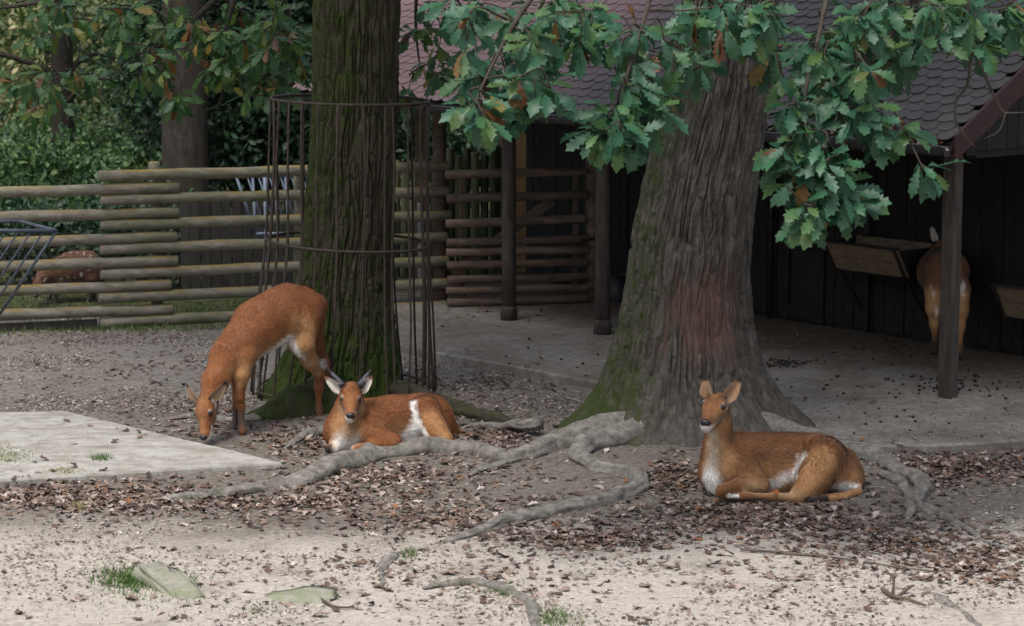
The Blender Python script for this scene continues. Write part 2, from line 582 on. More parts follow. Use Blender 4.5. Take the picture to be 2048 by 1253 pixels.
M_POST = simple_mat('weathered_dark_post', (0.028, 0.022, 0.018), (0.085, 0.07, 0.058), 7, 0.75, 0.3, 0.6, 40, (3, 3, 0.5), obj=False)
M_MAROON = simple_mat('maroon_board', (0.03, 0.011, 0.012), (0.05, 0.019, 0.019), 4, 0.55, 0.4, 0.2, 30, obj=False)
M_GUTTER = simple_mat('gutter_metal', (0.035, 0.032, 0.034), (0.06, 0.055, 0.056), 6, 0.4, 0.5, 0.1, 30, metal=0.3, obj=False)
M_IRON = simple_mat('dark_iron', (0.016, 0.012, 0.010), (0.05, 0.032, 0.022), 14, 0.6, 0.4, 0.4, 60, metal=0.4, obj=False)
M_PALEWOOD = simple_mat('worn_trough_wood', (0.13, 0.09, 0.058), (0.24, 0.175, 0.115), 6, 0.8, 0.25, 0.4, 35, (1, 1, 6), obj=False)
m, N, L, b = new_mat('roof_shingle', 0.62, 0.45)
pos = n_pos(N)
c = n_ramp(N, L, n_noise(N, L, 60, 3, .7, pos), [(.3, (.038, .033, .030)), (.7, (.082, .071, .065))])
ud_ = N.new('ShaderNodeVectorMath'); ud_.operation = 'DOT_PRODUCT'
L.new(pos, ud_.inputs[0]); ud_.inputs[1].default_value = (float(UD[0]), float(UD[1]), 0)   # the far end of the roof is redder
u0_ = float(np.dot(S(1.6, 0, 0), UD))
rd = n_ramp(N, L, n_math(N, L, 'ADD', n_math(N, L, 'DIVIDE', n_math(N, L, 'SUBTRACT', u0_, ud_.outputs['Value']), 3.0), n_noise(N, L, 0.8, 3, .6, pos)), [(.40, 0), (.95, .85)])
c = n_mix(N, L, rd, c, (.185, .112, .112))
c = n_mix(N, L, 1.0, c, n_ramp(N, L, n_rand(N), [(0, .86), (1, 1.14)]), 'MULTIPLY')
L.new(c, b.inputs['Base Color'])
n_bump(N, L, b, n_noise(N, L, 150, 3, .7, pos), .4, .004)
M_SHINGLE = m

shed = thing('open_shed', 'dark board shed with scalloped shingle roof, gutter and open front behind the oaks', 'shed', S(UE, 0, AZ))
UL = -3.1                                        # left end of the roof
UR = UE + 0.22
def spart(name, shp, mat, parent=None, smooth=False):
    return MB().add(*shp).build(name, mat, parent or shed, smooth=smooth)
# back wall planks
wob_ = random.Random(5)
pw = 0.118
nwall = int((UE + 0.15 - (-2.0)) / pw)
door_u0, _z = SV(1566, 640, WV); door_u1, _z = SV(1652, 650, WV)
WTOP = 2.75
for q in range(nwall):
    u = -2.0 + (q + .5) * pw
    lowz = AZ + 0.03 + wob_.uniform(-.01, .02)
    if door_u0 - .02 < u < door_u1 + .02:
        lowz = 1.72
    dv = wob_.uniform(-.006, .006)
    spart('plank', box(S(u, WV + dv, (lowz + WTOP) / 2), (pw / 2 - .004, .011, (WTOP - lowz) / 2), AX), M_SPLASH if u > 1.2 else M_DARKWOOD)
spart('backing', box(S((UE + .15 - 2.0) / 2, WV + .045, (AZ + WTOP) / 2), ((UE + 2.15) / 2, .02, (WTOP - AZ) / 2), AX), M_DARKWOOD)
# door with two sunk panels
door = spart('door', box(S((door_u0 + door_u1) / 2, WV + .004, (AZ + .02 + 1.70) / 2), ((door_u1 - door_u0) / 2 - .01, .012, (1.70 - AZ - .02) / 2), AX), M_DARKWOOD)
def dpart(name, shp, mat):
    return MB().add(*shp).build(name, mat, door, smooth=False)
du, dw = (door_u0 + door_u1) / 2, (door_u1 - door_u0) / 2
for uu in (door_u0 + .05, door_u1 - .05):
    dpart('stile', box(S(uu, WV - .022, .89), (.04, .012, .79), AX), M_SPLASH)
for zc in (AZ + .10, .80, 1.62):
    dpart('rail', box(S(du, WV - .022, zc), (dw - .092, .011, .06), AX), M_SPLASH)
dpart('handle', tube([S(door_u0 + .06, WV - .035, .95), S(door_u0 + .06, WV - .07, .95), S(door_u0 + .06, WV - .07, 1.06), S(door_u0 + .06, WV - .035, 1.06)], .008, 6), M_IRON)
spart('downpipe', tube([S(door_u0 - .13, WV - .04, AZ), S(door_u0 - .13, WV - .04, 2.0)], .022, 8), M_IRON, smooth=True)
u_, z_ = SV(1738, 600, WV)
spart('wall_batten', box(S(u_, WV - .035, (AZ + 1.1) / 2 + .02), (.035, .022, (1.1 - AZ) / 2), AX), M_DARKWOOD)
# posts
for px, py, r in ((1018, 640, .068), (1205, 668, .072)):
    p = G(px, py, AZ)
    po = spart('post', tube([p, p + [0, 0, .6], p + [0, 0, 1.3], p + [0, 0, 2.02]], [r, r * .97, r * .95, r * .93], 14, .05, 6), M_POST, smooth=True)
    MB().add(*tube([p - [0, 0, .02], p + [0, 0, .10], p + [0, 0, .13]], [r * 1.2, r * 1.12, r * 1.0], 14, .06, 8)).build('footing', M_POST, po)
p = S(UE, 0, AZ)
po = spart('post', box(p + [0, 0, .97], (.052, .052, .97), AX), M_POST)
# eave beam, gable beam and gable planks
ZB = 1.93
spart('eave_beam', box(S((UL + UR) / 2, 0, ZB + .07), ((UR - UL) / 2 - .05, .055, .07), AX), M_DARKWOOD)
RUN, TAN = 2.35, math.tan(math.radians(32))
EV, EZ = -0.27, 2.06                             # roof edge
def rz(v):
    return EZ + (v - EV) * TAN
spart('gable_beam', box(S(UE + .01, (EV + RUN) / 2 + .2, ZB + .045), (.05, (RUN - EV) / 2 - .25, .085), AX), M_DARKWOOD)
gp = .125
for q in range(int((RUN - .05) / gp)):
    v0, v1 = .02 + q * gp, .02 + (q + 1) * gp - .006
    z0 = ZB + .02
    uu = UE + .075 + wob_.uniform(-.004, .004)
    t = .011
    pts = [S(uu - t, v0, z0), S(uu + t, v0, z0), S(uu + t, v1, z0), S(uu - t, v1, z0),
           S(uu - t, v0, rz(v0) - .05), S(uu + t, v0, rz(v0) - .05), S(uu + t, v1, rz(v1) - .05), S(uu - t, v1, rz(v1) - .05)]
    spart('gable_plank', hexa(pts), M_DARKWOOD)
# roof deck, ridge back slope, bargeboard
roof = spart('roof', hexa([S(UL, EV, rz(EV) - .06), S(UR, EV, rz(EV) - .06), S(UR, RUN, rz(RUN) - .06), S(UL, RUN, rz(RUN) - .06),
                           S(UL, EV, rz(EV) - .025), S(UR, EV, rz(EV) - .025), S(UR, RUN, rz(RUN) - .025), S(UL, RUN, rz(RUN) - .025)]), M_DARKWOOD)
RB = 2 * RUN - EV
MB().add(*hexa([S(UL, RUN + .01, rz(RUN) - .06), S(UR, RUN + .01, rz(RUN) - .06), S(UR, RB, EZ - .06), S(UL, RB, EZ - .06),
                S(UL, RUN + .01, rz(RUN)), S(UR, RUN + .01, rz(RUN)), S(UR, RB, EZ), S(UL, RB, EZ)])).build('back_slope', M_SHINGLE, roof, smooth=False)
bw = .20
for ub in (UR + .012, UL - .022):
    pts = [S(ub, EV - .02, rz(EV) - bw * .75), S(ub + .028, EV - .02, rz(EV) - bw * .75), S(ub + .028, RUN, rz(RUN) - bw), S(ub, RUN, rz(RUN) - bw),
           S(ub, EV - .02, rz(EV) + .03), S(ub + .028, EV - .02, rz(EV) + .03), S(ub + .028, RUN, rz(RUN) + .035), S(ub, RUN, rz(RUN) + .035)]
    MB().add(*hexa(pts)).build('bargeboard', M_MAROON, roof, smooth=False)
# scalloped shingles: 300 nearest are pieces, the rest one part
SW, SE = .150, .110
sd_ = unit(VD * math.cos(math.radians(32)) + ZD * math.sin(math.radians(32)))
sn_ = np.cross(UD, sd_)
if sn_[2] < 0: sn_ = -sn_
def shingle_shape():
    w = SW / 2 - .0025
    out = [(-w, .185), (w, .185), (w, .045)]
    for t in np.linspace(0, math.pi, 9)[1:-1]:
        out.append((w * math.cos(t), .045 - .045 * math.sin(t)))
    out.append((-w, .045))
    out = np.array(out)
    n = len(out)
    top = [UD * a + sd_ * c + sn_ * (.018 - .07 * c + .008) for a, c in out]
    bot = [UD * a + sd_ * c + sn_ * (.018 - .07 * c) for a, c in out]
    bm = bmesh.new()
    tv = [bm.verts.new(v) for v in top]; bv = [bm.verts.new(v) for v in bot]
    bm.faces.new(tv)
    for q in range(n):
        r = (q + 1) % n
        bm.faces.new((tv[q], bv[q], bv[r], tv[r]))
    bmesh.ops.recalc_face_normals(bm, faces=bm.faces)
    bmesh.ops.triangulate(bm, faces=[f for f in bm.faces if len(f.verts) > 4])
    me = bpy.data.meshes.new('shingle')
    bm.to_mesh(me); bm.free()
    return me
sh_me = shingle_shape()
sh_me.materials.append(M_SHINGLE)
sv = np.array([v.co for v in sh_me.vertices])
sq = np.array([list(p.vertices) for p in sh_me.polygons if len(p.vertices) == 4])
st_ = np.array([list(p.vertices) for p in sh_me.polygons if len(p.vertices) == 3])
slots = []
nrow = int((RUN - EV) / math.cos(math.radians(32)) / SE)
for r in range(nrow):
    base = S(0, EV, EZ - .012) + sd_ * (r * SE - .02)
    for cidx in range(int((UR - UL) / SW)):
        u = UL + (cidx + (.5 if r % 2 else .98)) * SW
        if u > UR - SW * .4: continue
        pnt = base + UD * u + UD * wob_.uniform(-.004, .004) + sn_ * wob_.uniform(0, .005)
        x_, y_ = project(pnt)
        vis = (-20 < y_) and x_ < 2070
        slots.append((0 if vis else 1, float(np.linalg.norm(pnt - [0, 0, HCAM])), pnt))
slots.sort(key=lambda t: (t[0], t[1]))
rest = MB()
for q, (_a, _b, pnt) in enumerate(slots):
    if q < 300:
        put('shingle', sh_me, None, roof, loc=pnt - ORI[roof.name])
    else:
        rest.add(sv + pnt, [sq, st_])
rest.build('shingle_field', M_SHINGLE, roof, smooth=False, kind='stuff')
# gutter with straps and a fascia
gut = []
for t in np.linspace(math.pi * 1.0, math.pi * 2.0, 9):
    gut.append((EV - .075 + .07 * math.cos(t), EZ - .045 + .075 * math.sin(t)))
for t in np.linspace(math.pi * 2.0, math.pi * 1.0, 9):
    gut.append((EV - .075 + .064 * math.cos(t), EZ - .043 + .069 * math.sin(t)))
Vg = np.array([S(u, v, z) for u in (UL - .05, UR + .0) for v, z in gut])
k = len(gut)
Qg = [[q, (q + 1) % k, k + (q + 1) % k, k + q] for q in range(k)]
gutter = MB().add(Vg, np.array(Qg)).build('gutter', M_GUTTER, roof)
MB().add(*tube([S(UL - .05, EV - .148, EZ - .04), S(UR, EV - .148, EZ - .04)], .009, 8)).build('rolled_edge', M_GUTTER, roof)
spart('gutter_end', hexa([S(UR - .004, EV - .14, EZ - .045), S(UR + .004, EV - .14, EZ - .045), S(UR + .004, EV - .01, EZ - .045), S(UR - .004, EV - .01, EZ - .045)][:4] +
      [S(UR - .004, EV - .10, EZ - .118), S(UR + .004, EV - .10, EZ - .118), S(UR + .004, EV - .05, EZ - .118), S(UR - .004, EV - .05, EZ - .118)]), M_GUTTER, roof)
for u in np.arange(UL + .3, UR - .1, .52):
    arc = [S(u, EV - .075 + .076 * math.cos(t), EZ - .045 + .081 * math.sin(t)) for t in np.linspace(math.pi, 2 * math.pi, 9)]
    MB().add(*tube(np.array(arc), .008, 6)).build('gutter_strap', M_IRON, roof)
# soffit strip between roof edge and beam
spart('fascia', box(S((UL + UR) / 2, EV + .035, EZ - .075), ((UR - UL) / 2 - .06, .012, .05), AX), M_MAROON)
# hay troughs on the back wall
def trough(u0, u1, ztop, label, dep=.46, h=.24, brackets=True):
    t = thing('hay_trough', label, 'trough', S((u0 + u1) / 2, WV - .1, ztop - h), 'wooden troughs on the shed wall')
    vf, vb, vfb, vbb = WV - .03 - dep, WV - .04, WV - .03 - dep + .15, WV - .10
    zb = ztop - h
    th = .014
    um = (u0 + u1) / 2
    def slab(name, a, c, d, e, nrm, mat=M_PALEWOOD):
        a, c, d, e = [np.asarray(x, float) for x in (a, c, d, e)]
        nn = unit(nrm) * th
        MB().add(*hexa([a, c, d, e, a + nn, c + nn, d + nn, e + nn])).build(name, mat, t, smooth=False)
    for k0, k1, ua, ub in ((0, .47, u0, u1), (.48, 1, u0, um - .03), (.48, 1, um - .024, u1)):
        va, vb_, za, zb_ = vf + (vfb - vf) * k0, vf + (vfb - vf) * k1, ztop - h * k0, ztop - h * k1
        slab('front_board', S(ua, va, za), S(ub, va, za), S(ub, vb_, zb_), S(ua, vb_, zb_), -VD)
    slab('back_board', S(u0, vb, ztop + .03), S(u1, vb, ztop + .03), S(u1, vbb, zb), S(u0, vbb, zb), -VD)
    slab('bottom_board', S(u0, vfb, zb), S(u1, vfb, zb), S(u1, vbb, zb), S(u0, vbb, zb), -ZD, M_DARKWOOD)
    for ue, sg in ((u0, -1), (u1, 1)):
        slab('end_board', S(ue, vf, ztop), S(ue, vb, ztop), S(ue, vbb, zb), S(ue, vfb, zb), UD * sg, M_DARKWOOD)
        MB().add(*bar(S(ue - sg * .03, vf - .02, ztop + .006), S(ue - sg * .03, vfb - .015, zb - .02), .03, .02, UD)).build('corner_iron', M_IRON, t, smooth=False)
    MB().add(*bar(S(u0, vf - .012, ztop + .012), S(u1, vf - .012, ztop + .012), .035, .02)).build('rim', M_DARKWOOD, t, smooth=False)
    if brackets:
        for ue in (u0 + .06, u1 - .06):
            MB().add(*bar(S(ue, vfb + .02, zb - .02), S(ue + .02, WV - .02, zb - .42), .022, .022, UD)).build('strut', M_IRON, t, smooth=False)
    return t
vfr = WV - .49
ua, za = SV(1646, 488, vfr); ub, zb_ = SV(1797, 499, vfr)
trough(ua, ub, (za + zb_) / 2, 'wooden hay trough with slanted plank front beside the shed door')
ua2, za2 = SV(1985, 572, WV - .49)
trough(ua2, ua2 + 1.0, za2, 'lower wooden trough on the shed wall past the square post', h=.26)
# black bucket
M_BUCKET = simple_mat('black_rubber', (0.012, 0.013, 0.016), (0.03, 0.032, 0.038), 8, 0.5, 0.4, 0.2, 40)
bp = G(1232, 603, AZ)
bk = thing('feed_bucket', 'black bucket standing on the apron behind the big oak', 'bucket', bp)
R_ = .105
MB().add(*tube([bp, bp + [0, 0, .01], bp + [0, 0, .24]], [R_ * .86, R_ * .88, R_ * 1.05], 20)).build('shell', M_BUCKET, bk)
th = np.linspace(0, 2 * np.pi, 25)
MB().add(*tube(np.array([bp + [R_ * 1.07 * math.cos(t), R_ * 1.07 * math.sin(t), .245] for t in th]), .009, 6)).build('rim', M_BUCKET, bk)
MB().add(*tube(np.array([bp + [R_ * 1.07 * math.cos(t), -R_ * .5 * math.sin(t) - .01, .24 - .09 * math.sin(t)] for t in np.linspace(0, math.pi, 11)]), .004, 6)).build('handle', M_IRON, bk)

# ------------------------------------------------------------------ log fence, gate, palisade, boards behind
m, N, L, b = new_mat('weathered_log', 0.85, 0.2)
pos = n_pos(N)
geo = N.new('ShaderNodeNewGeometry')
c = n_ramp(N, L, n_noise(N, L, 8, 6, .7, pos, (.35, 3, 3)), [(.3, (.13, .115, .09)), (.52, (.24, .215, .17)), (.74, (.36, .325, .265))])
gr = n_ramp(N, L, n_noise(N, L, 1.4, 4, .6, pos), [(.42, 0), (.62, .6)])
c = n_mix(N, L, gr, c, (.10, .115, .055))
nz = N.new('ShaderNodeSeparateXYZ'); L.new(geo.outputs['Normal'], nz.inputs[0])
up_ = n_ramp(N, L, nz.outputs[2], [(.45, 0), (.8, 1)])
li = n_ramp(N, L, n_noise(N, L, 3.2, 5, .7, pos), [(.42, 0), (.58, .8)])
c = n_mix(N, L, n_math(N, L, 'MULTIPLY', up_, li), c, (.27, .18, .045))
L.new(c, b.inputs['Base Color'])
n_bump(N, L, b, n_noise(N, L, 30, 5, .7, pos, (.3, 3, 3)), .5, .012)
M_LOG = m
M_BROWNLOG = simple_mat('brown_gate_log', (0.075, 0.05, 0.036), (0.20, 0.14, 0.105), 6, 0.75, 0.3, 0.5, 30, (.4, 3, 3), obj=False, rnd=.2)
M_GREENLOG = simple_mat('mossy_palisade', (0.05, 0.055, 0.03), (0.125, 0.13, 0.07), 4, 0.85, 0.2, 0.5, 25, (3, 3, .5), obj=False, rnd=.25)
M_TAN = simple_mat('tan_boards', (0.46, 0.28, 0.12), (0.58, 0.37, 0.18), 4, 0.7, 0.3, 0.3, 25, (5, 5, .5), obj=False)
M_GREYBOARD = simple_mat('grey_brown_boards', (0.022, 0.021, 0.018), (0.052, 0.048, 0.041), 4, 0.8, 0.25, 0.4, 25, (5, 5, .5), obj=False, rnd=.25)
M_WIRE = simple_mat('galvanised_wire', (0.10, 0.10, 0.10), (0.17, 0.17, 0.165), 20, 0.5, 0.5, 0, metal=0.6)
FL, FR = G(200, 655), G(895, 620)
FD = unit(FR - FL); FD[2] = 0
FN = np.array([-FD[1], FD[0], 0])
def FX(px, py, dn=0.0):
    r = ray(px, py)
    o = np.array([0, 0, HCAM]) - (FL + FN * dn)
    t = -np.dot(o, FN) / np.dot(r, FN)
    return np.array([0, 0, HCAM]) + t * r
fence = thing('log_rail_fence', 'weathered round log rail fence with wire mesh behind the caged oak', 'fence', FX(312, 655, .1) * [1, 1, 0])
rr = random.Random(3)
def rail(a, b, r, mat, parent, name='rail', seed=0):
    n = max(5, int(np.linalg.norm(b - a) / .25))
    t = np.linspace(0, 1, n)[:, None]
    pts = a * (1 - t) + b * t
    pts[1:-1, 2] += np.array([rr.uniform(-.005, .005) for _ in range(n - 2)])
    return MB().add(*tube(pts, [r * rr.uniform(.96, 1.04) for _ in range(n)], 14, .05, 5, seed=seed, bevel=True)).build(name, mat, parent)
for q, (y0, y1) in enumerate(((353, 333), (401, 383), (451, 431), (500, 475), (549, 522), (596, 567), (646, 611))):
    a = FX(198 + rr.uniform(-3, 3), y0); b_ = FX(896 + rr.uniform(-5, 5), y1)
    rail(a, b_, .051, M_LOG, fence, seed=q)
for q, (y0, y1) in enumerate(((386, 375), (435, 425), (485, 473), (534, 521), (583, 569), (630, 619))):
    b_ = FX(356 - (12 if q > 3 else 0) + rr.uniform(-3, 3), y1)
    d = FX(0, y0) - b_
    a = b_ + d * 2.2
    rail(a, b_, .051, M_LOG, fence, seed=q + 20)
a = FX(-300, 672); b_ = FX(194, 650)
MB().add(*bar(a, b_, .04, .10)).build('kick_board', M_GREYBOARD, fence, smooth=False)
for px, top in ((312, 324), (880, 320), (600, 340), (-120, 370)):
    p = FX(px, 500, .115); p[2] = -.1
    q = p.copy(); q[2] = FX(px, top, .115)[2] if px != 880 else 2.02
    rad = .054 if px != 880 else .068
    MB().add(*tube([p, (p + q) / 2, q], [rad, rad, rad * .97], 14, .05, 6, bevel=True)).build('post', M_LOG if px != 880 else M_BROWNLOG, fence)
    if px == 312:
        for zz_ in np.linspace(.15, 1.3, 7):
            pass
w = MB()
A0, A1 = FX(-60, 640, .19), FX(870, 625, .19)
Lf = float(np.linalg.norm((A1 - A0)[:2]))
D_ = unit((A1 - A0) * [1, 1, 0])
base = A0 * [1, 1, 0]
for s in np.arange(0, Lf, .028):
    p = base + D_ * s
    w.add(*bar(p + [0, 0, .05], p + [0, 0, .86], .003, .003, D_))
for z in np.arange(.05, .87, .028):
    w.add(*bar(base + [0, 0, z] - FN * .0025, base + D_ * Lf + [0, 0, z] - FN * .0025, .003, .003))
w.build('wire_mesh', M_WIRE, fence, smooth=False, kind='stuff')

gate = thing('log_gate', 'brown log gate with diagonal brace under the shed eave', 'gate', G(1030, 612, AZ))
GA, GB = G(893, 615, AZ), G(1180, 606, AZ)
GD = unit((GB - GA) * [1, 1, 0]); GN = np.array([-GD[1], GD[0], 0])
def GX(px, py, dn=0.0):
    r = ray(px, py)
    o = np.array([0, 0, HCAM]) - (GA + GN * dn)
    t = -np.dot(o, GN) / np.dot(r, GN)
    return np.array([0, 0, HCAM]) + t * r
for q, (y0, y1) in enumerate(((350, 343), (398, 389), (448, 437), (486, 478), (505, 500), (532, 525), (560, 554), (582, 576), (605, 598))):
    rail(GX(894 + rr.uniform(-3, 3), y0), GX(1174 + rr.uniform(-8, 5), y1), .042 if q < 3 else .04, M_BROWNLOG, gate, seed=q + 40)
MB().add(*bar(GX(905, 548, .085), GX(1105, 400, .085), .05, .09)).build('brace', M_BROWNLOG, gate, smooth=False)
for px in (925, 1150):
    p, q = GX(px, 606, .10), GX(px, 340, .10)
    q[:2] = p[:2]; 
    MB().add(*bar(p, q, .09, .04, GD)).build('upright', M_BROWNLOG, gate, smooth=False)
MB().add(*tube([GX(1160, 480, -.06), GX(1190, 478, -.06)], .012, 8)).build('latch', M_IRON, gate)
p = GX(1183, 606, .05); p[2] = AZ
jp = tube([p, p + [0, 0, 1], p + [0, 0, 2.1]], [.065, .064, .062], 12, .05, 6)
MB().add(*jp).build('gate_post', M_BROWNLOG, shed)

pal = thing('palisade', 'mossy green palisade of upright round logs seen through the gate', 'palisade', P(950, 560, 26.2) * [1, 1, 0])
rr = random.Random(8)
x = 786
while x < 1000:
    wpx = rr.uniform(15, 21)
    p = P(x + wpx / 2, 560, 26.2 + rr.uniform(-.03, .03)); p[2] = 0
    top = P(x, (298 if x > 890 else 330) + rr.uniform(-10, 14), 26.2)[2]
    r = wpx / 2 / (FPX / 26.2) * .98
    MB().add(*tube([p, p + [0, 0, top * .5], p + [0, 0, top]], [r, r, r * .95], 10, .05, 5, bevel=True)).build('log', M_GREENLOG, pal)
    x += wpx
stb = thing('stable_front', 'tan and dark upright boards of the stable beyond the gate', 'stable', P(1090, 548, 26.6) * [1, 1, 0])
rr = random.Random(9)
for x0, x1, mt in ((1000, 1029, M_TAN), (1031, 1056, M_TAN), (1063, 1078, M_GREYBOARD), (1080, 1096, M_BROWNLOG), (1099, 1116, M_GREYBOARD), (1120, 1134, M_BROWNLOG),
                   (1136, 1152, M_DARKWOOD), (1154, 1170, M_GREYBOARD), (1172, 1190, M_DARKWOOD), (1192, 1212, M_DARKWOOD)):
    a, c = P(x0, 548, 26.6), P(x1, 548, 26.6)
    zt = 2.45 if mt is not M_TAN else P(x0, 268, 26.6)[2]
    MB().add(*box([(a[0] + c[0]) / 2, 26.6 + rr.uniform(-.02, .02), zt / 2], ((c[0] - a[0]) / 2 - .004, .02, zt / 2))).build('board', mt, stb, smooth=False)
a, c = P(990, 548, 26.9), P(1330, 548, 26.9)
MB().add(*box([(a[0] + c[0]) / 2, 26.9, 1.25], ((c[0] - a[0]) / 2, .03, 1.25))).build('inner_wall', M_DARKWOOD, stb, smooth=False)
MB().add(*box([(a[0] + c[0]) / 2, 26.72, 2.5], ((c[0] - a[0]) / 2, .2, .03))).build('lintel', M_DARKWOOD, stb, smooth=False)
bf = thing('board_fence', 'grey brown vertical board fence beyond the log rails', 'fence', P(560, 600, 24.7) * [1, 1, 0])
x = 362
while x < 790:
    wpx = 21 + rr.uniform(-1, 1)
    a, c = P(x, 600, 24.7), P(x + wpx, 600, 24.7)
    zt = P(x, 402, 24.7)[2] + rr.uniform(-.02, .02)
    MB().add(*box([(a[0] + c[0]) / 2, 24.7 + rr.uniform(-.012, .012), zt / 2], ((c[0] - a[0]) / 2 - .005, .012, zt / 2))).build('board', M_GREYBOARD, bf, smooth=False)
    x += wpx
# two pale timbers and the corrugated hose at the fence end
for px, wd in ((853, .055), (836, .05)):
    p = P(px, 560, 24.6); p[2] = 0
    tag(MB().add(*box(p + [0, 0, 1.02], (wd / 2, .03, 1.02))).build('timber_upright', M_PALEWOOD, None, smooth=False),
        'pale sawn timber upright behind the fence end, ' + ('nearer the end post' if px == 853 else 'nearer the caged oak'), 'post', 'sawn uprights at the fence end')
p = P(842, 600, 24.2); p[2] = gz(p[0], p[1])
zs = np.arange(0, 1.0, .012)
tag(MB().add(*tube(np.array([p + [0.01 * math.sin(z * 3), 0, z] for z in zs]), [.034 + .005 * (q % 2) for q in range(len(zs))], 12)).build('drain_hose', simple_mat('grey_plastic', (.22, .22, .22), (.32, .32, .31), 8, .5), None),
    'pale grey corrugated hose standing upright behind the log rails', 'hose')
# hay racks of slanted bars
M_RACK = simple_mat('blue_grey_paint', (0.045, 0.055, 0.075), (0.085, 0.10, 0.13), 10, 0.45, 0.5, 0.1, 40, obj=False)
def hayrack(C, ax, dl, ln, dep, drop, label, n, legs, mat, rb=.009, back=True):
    """C: top corner; ax: long top direction; dl: lean of the bars"""
    t = thing('hay_rack', label, 'hay rack', C * [1, 1, 0])
    ax, dl = np.asarray(ax, float), np.asarray(dl, float)
    bk_ = np.asarray(dep, float)
    def rod(name, a, b, r):
        MB().add(*tube([a, (a + b) / 2, b], r, 8)).build(name, mat, t)
    rod('top_rail', C, C + ax * ln, .017)
    rod('top_rail', C + bk_, C + bk_ + ax * ln, .017)
    rod('end_rail', C, C + bk_, .017)
    rod('end_rail', C + ax * ln, C + ax * ln + bk_, .017)
    rod('bottom_rail', C + dl, C + dl + ax * ln, .015)
    for q in range(n):
        s = ax * ln * q / (n - 1)
        rod('bar', C + s, C + s + dl, .014 if q in (0, n - 1) else rb)
        if back:
            rod('bar', C + bk_ + s, C + s + dl, .014 if q in (0, n - 1) else rb)
    for s in legs:
        p = C + ax * s + bk_ * .5
        g = p.copy(); g[2] = 0
        rod('leg', g, p + [0, 0, -.02], .018)
    return t
C = P(113, 462, 21.4)
hayrack(C, (-1, .02, 0), P(0, 628, 21.65) - C, 1.5, (-.45, .72, .0), 0, 'dark metal hay rack of slanted bars in front of the log fence', 15, (.8, 1.35), M_RACK, back=False)
C = P(472, 352, 23.95)
hayrack(C, (1, 0.05, 0), P(512, 468, 24.05) - C, .95, (.12, .36, 0), 0, 'pale blue metal hay rack beyond the log fence', 10, (.2, .8), simple_mat('pale_blue_paint', (.16, .21, .29), (.24, .29, .37), 10, .45, .5, .1, 40))
# ------------------------------------------------------------------ oak trunks
def bark_mat(name, a, b2, c3, mosscol, zs=.3):
    m, N, L, b = new_mat(name, 0.9, 0.15)
    pos = n_pos(N)
    f = n_noise(N, L, 16, 6, .7, pos, (1, 1, zs))
    c = n_ramp(N, L, f, [(.3, a), (.5, b2), (.72, c3)])
    rub = n_attr(N, 'rub', 'Fac')
    rc = n_ramp(N, L, n_noise(N, L, 18, 5, .7, pos, (1, 1, .25)), [(.3, (.085, .043, .033)), (.7, (.175, .10, .082))])
    c = n_mix(N, L, rub, c, rc)
    ms = n_attr(N, 'moss', 'Fac')
    k = n_math(N, L, 'ADD', ms, n_math(N, L, 'MULTIPLY', n_math(N, L, 'SUBTRACT', n_noise(N, L, 12, 5, .75, pos), .5), 1.5))
    mc = n_ramp(N, L, n_noise(N, L, 45, 4, .7, pos), [(.3, tuple(x * .55 for x in mosscol)), (.7, mosscol)])
    c = n_mix(N, L, n_ramp(N, L, k, [(.42, 0), (.72, .92)]), c, mc)
    L.new(c, b.inputs['Base Color'])
    n_bump(N, L, b, n_noise(N, L, 38, 6, .8, pos, (1, 1, .45 if zs < 1 else 1)), .9, .022)
    return m
M_BARK_R = bark_mat('oak_bark', (.045, .040, .034), (.098, .087, .074), (.165, .148, .128), (.058, .082, .02))
M_BARK_L = bark_mat('mossy_oak_bark', (.026, .022, .015), (.060, .051, .035), (.105, .09, .066), (.048, .074, .014))
M_BARK_B = bark_mat('far_bark', (.026, .022, .018), (.052, .044, .037), (.085, .072, .062), (.05, .07, .02))
M_ROOT = bark_mat('bare_root', (.09, .081, .069), (.215, .197, .173), (.37, .345, .31), (.085, .11, .045), 1.0)

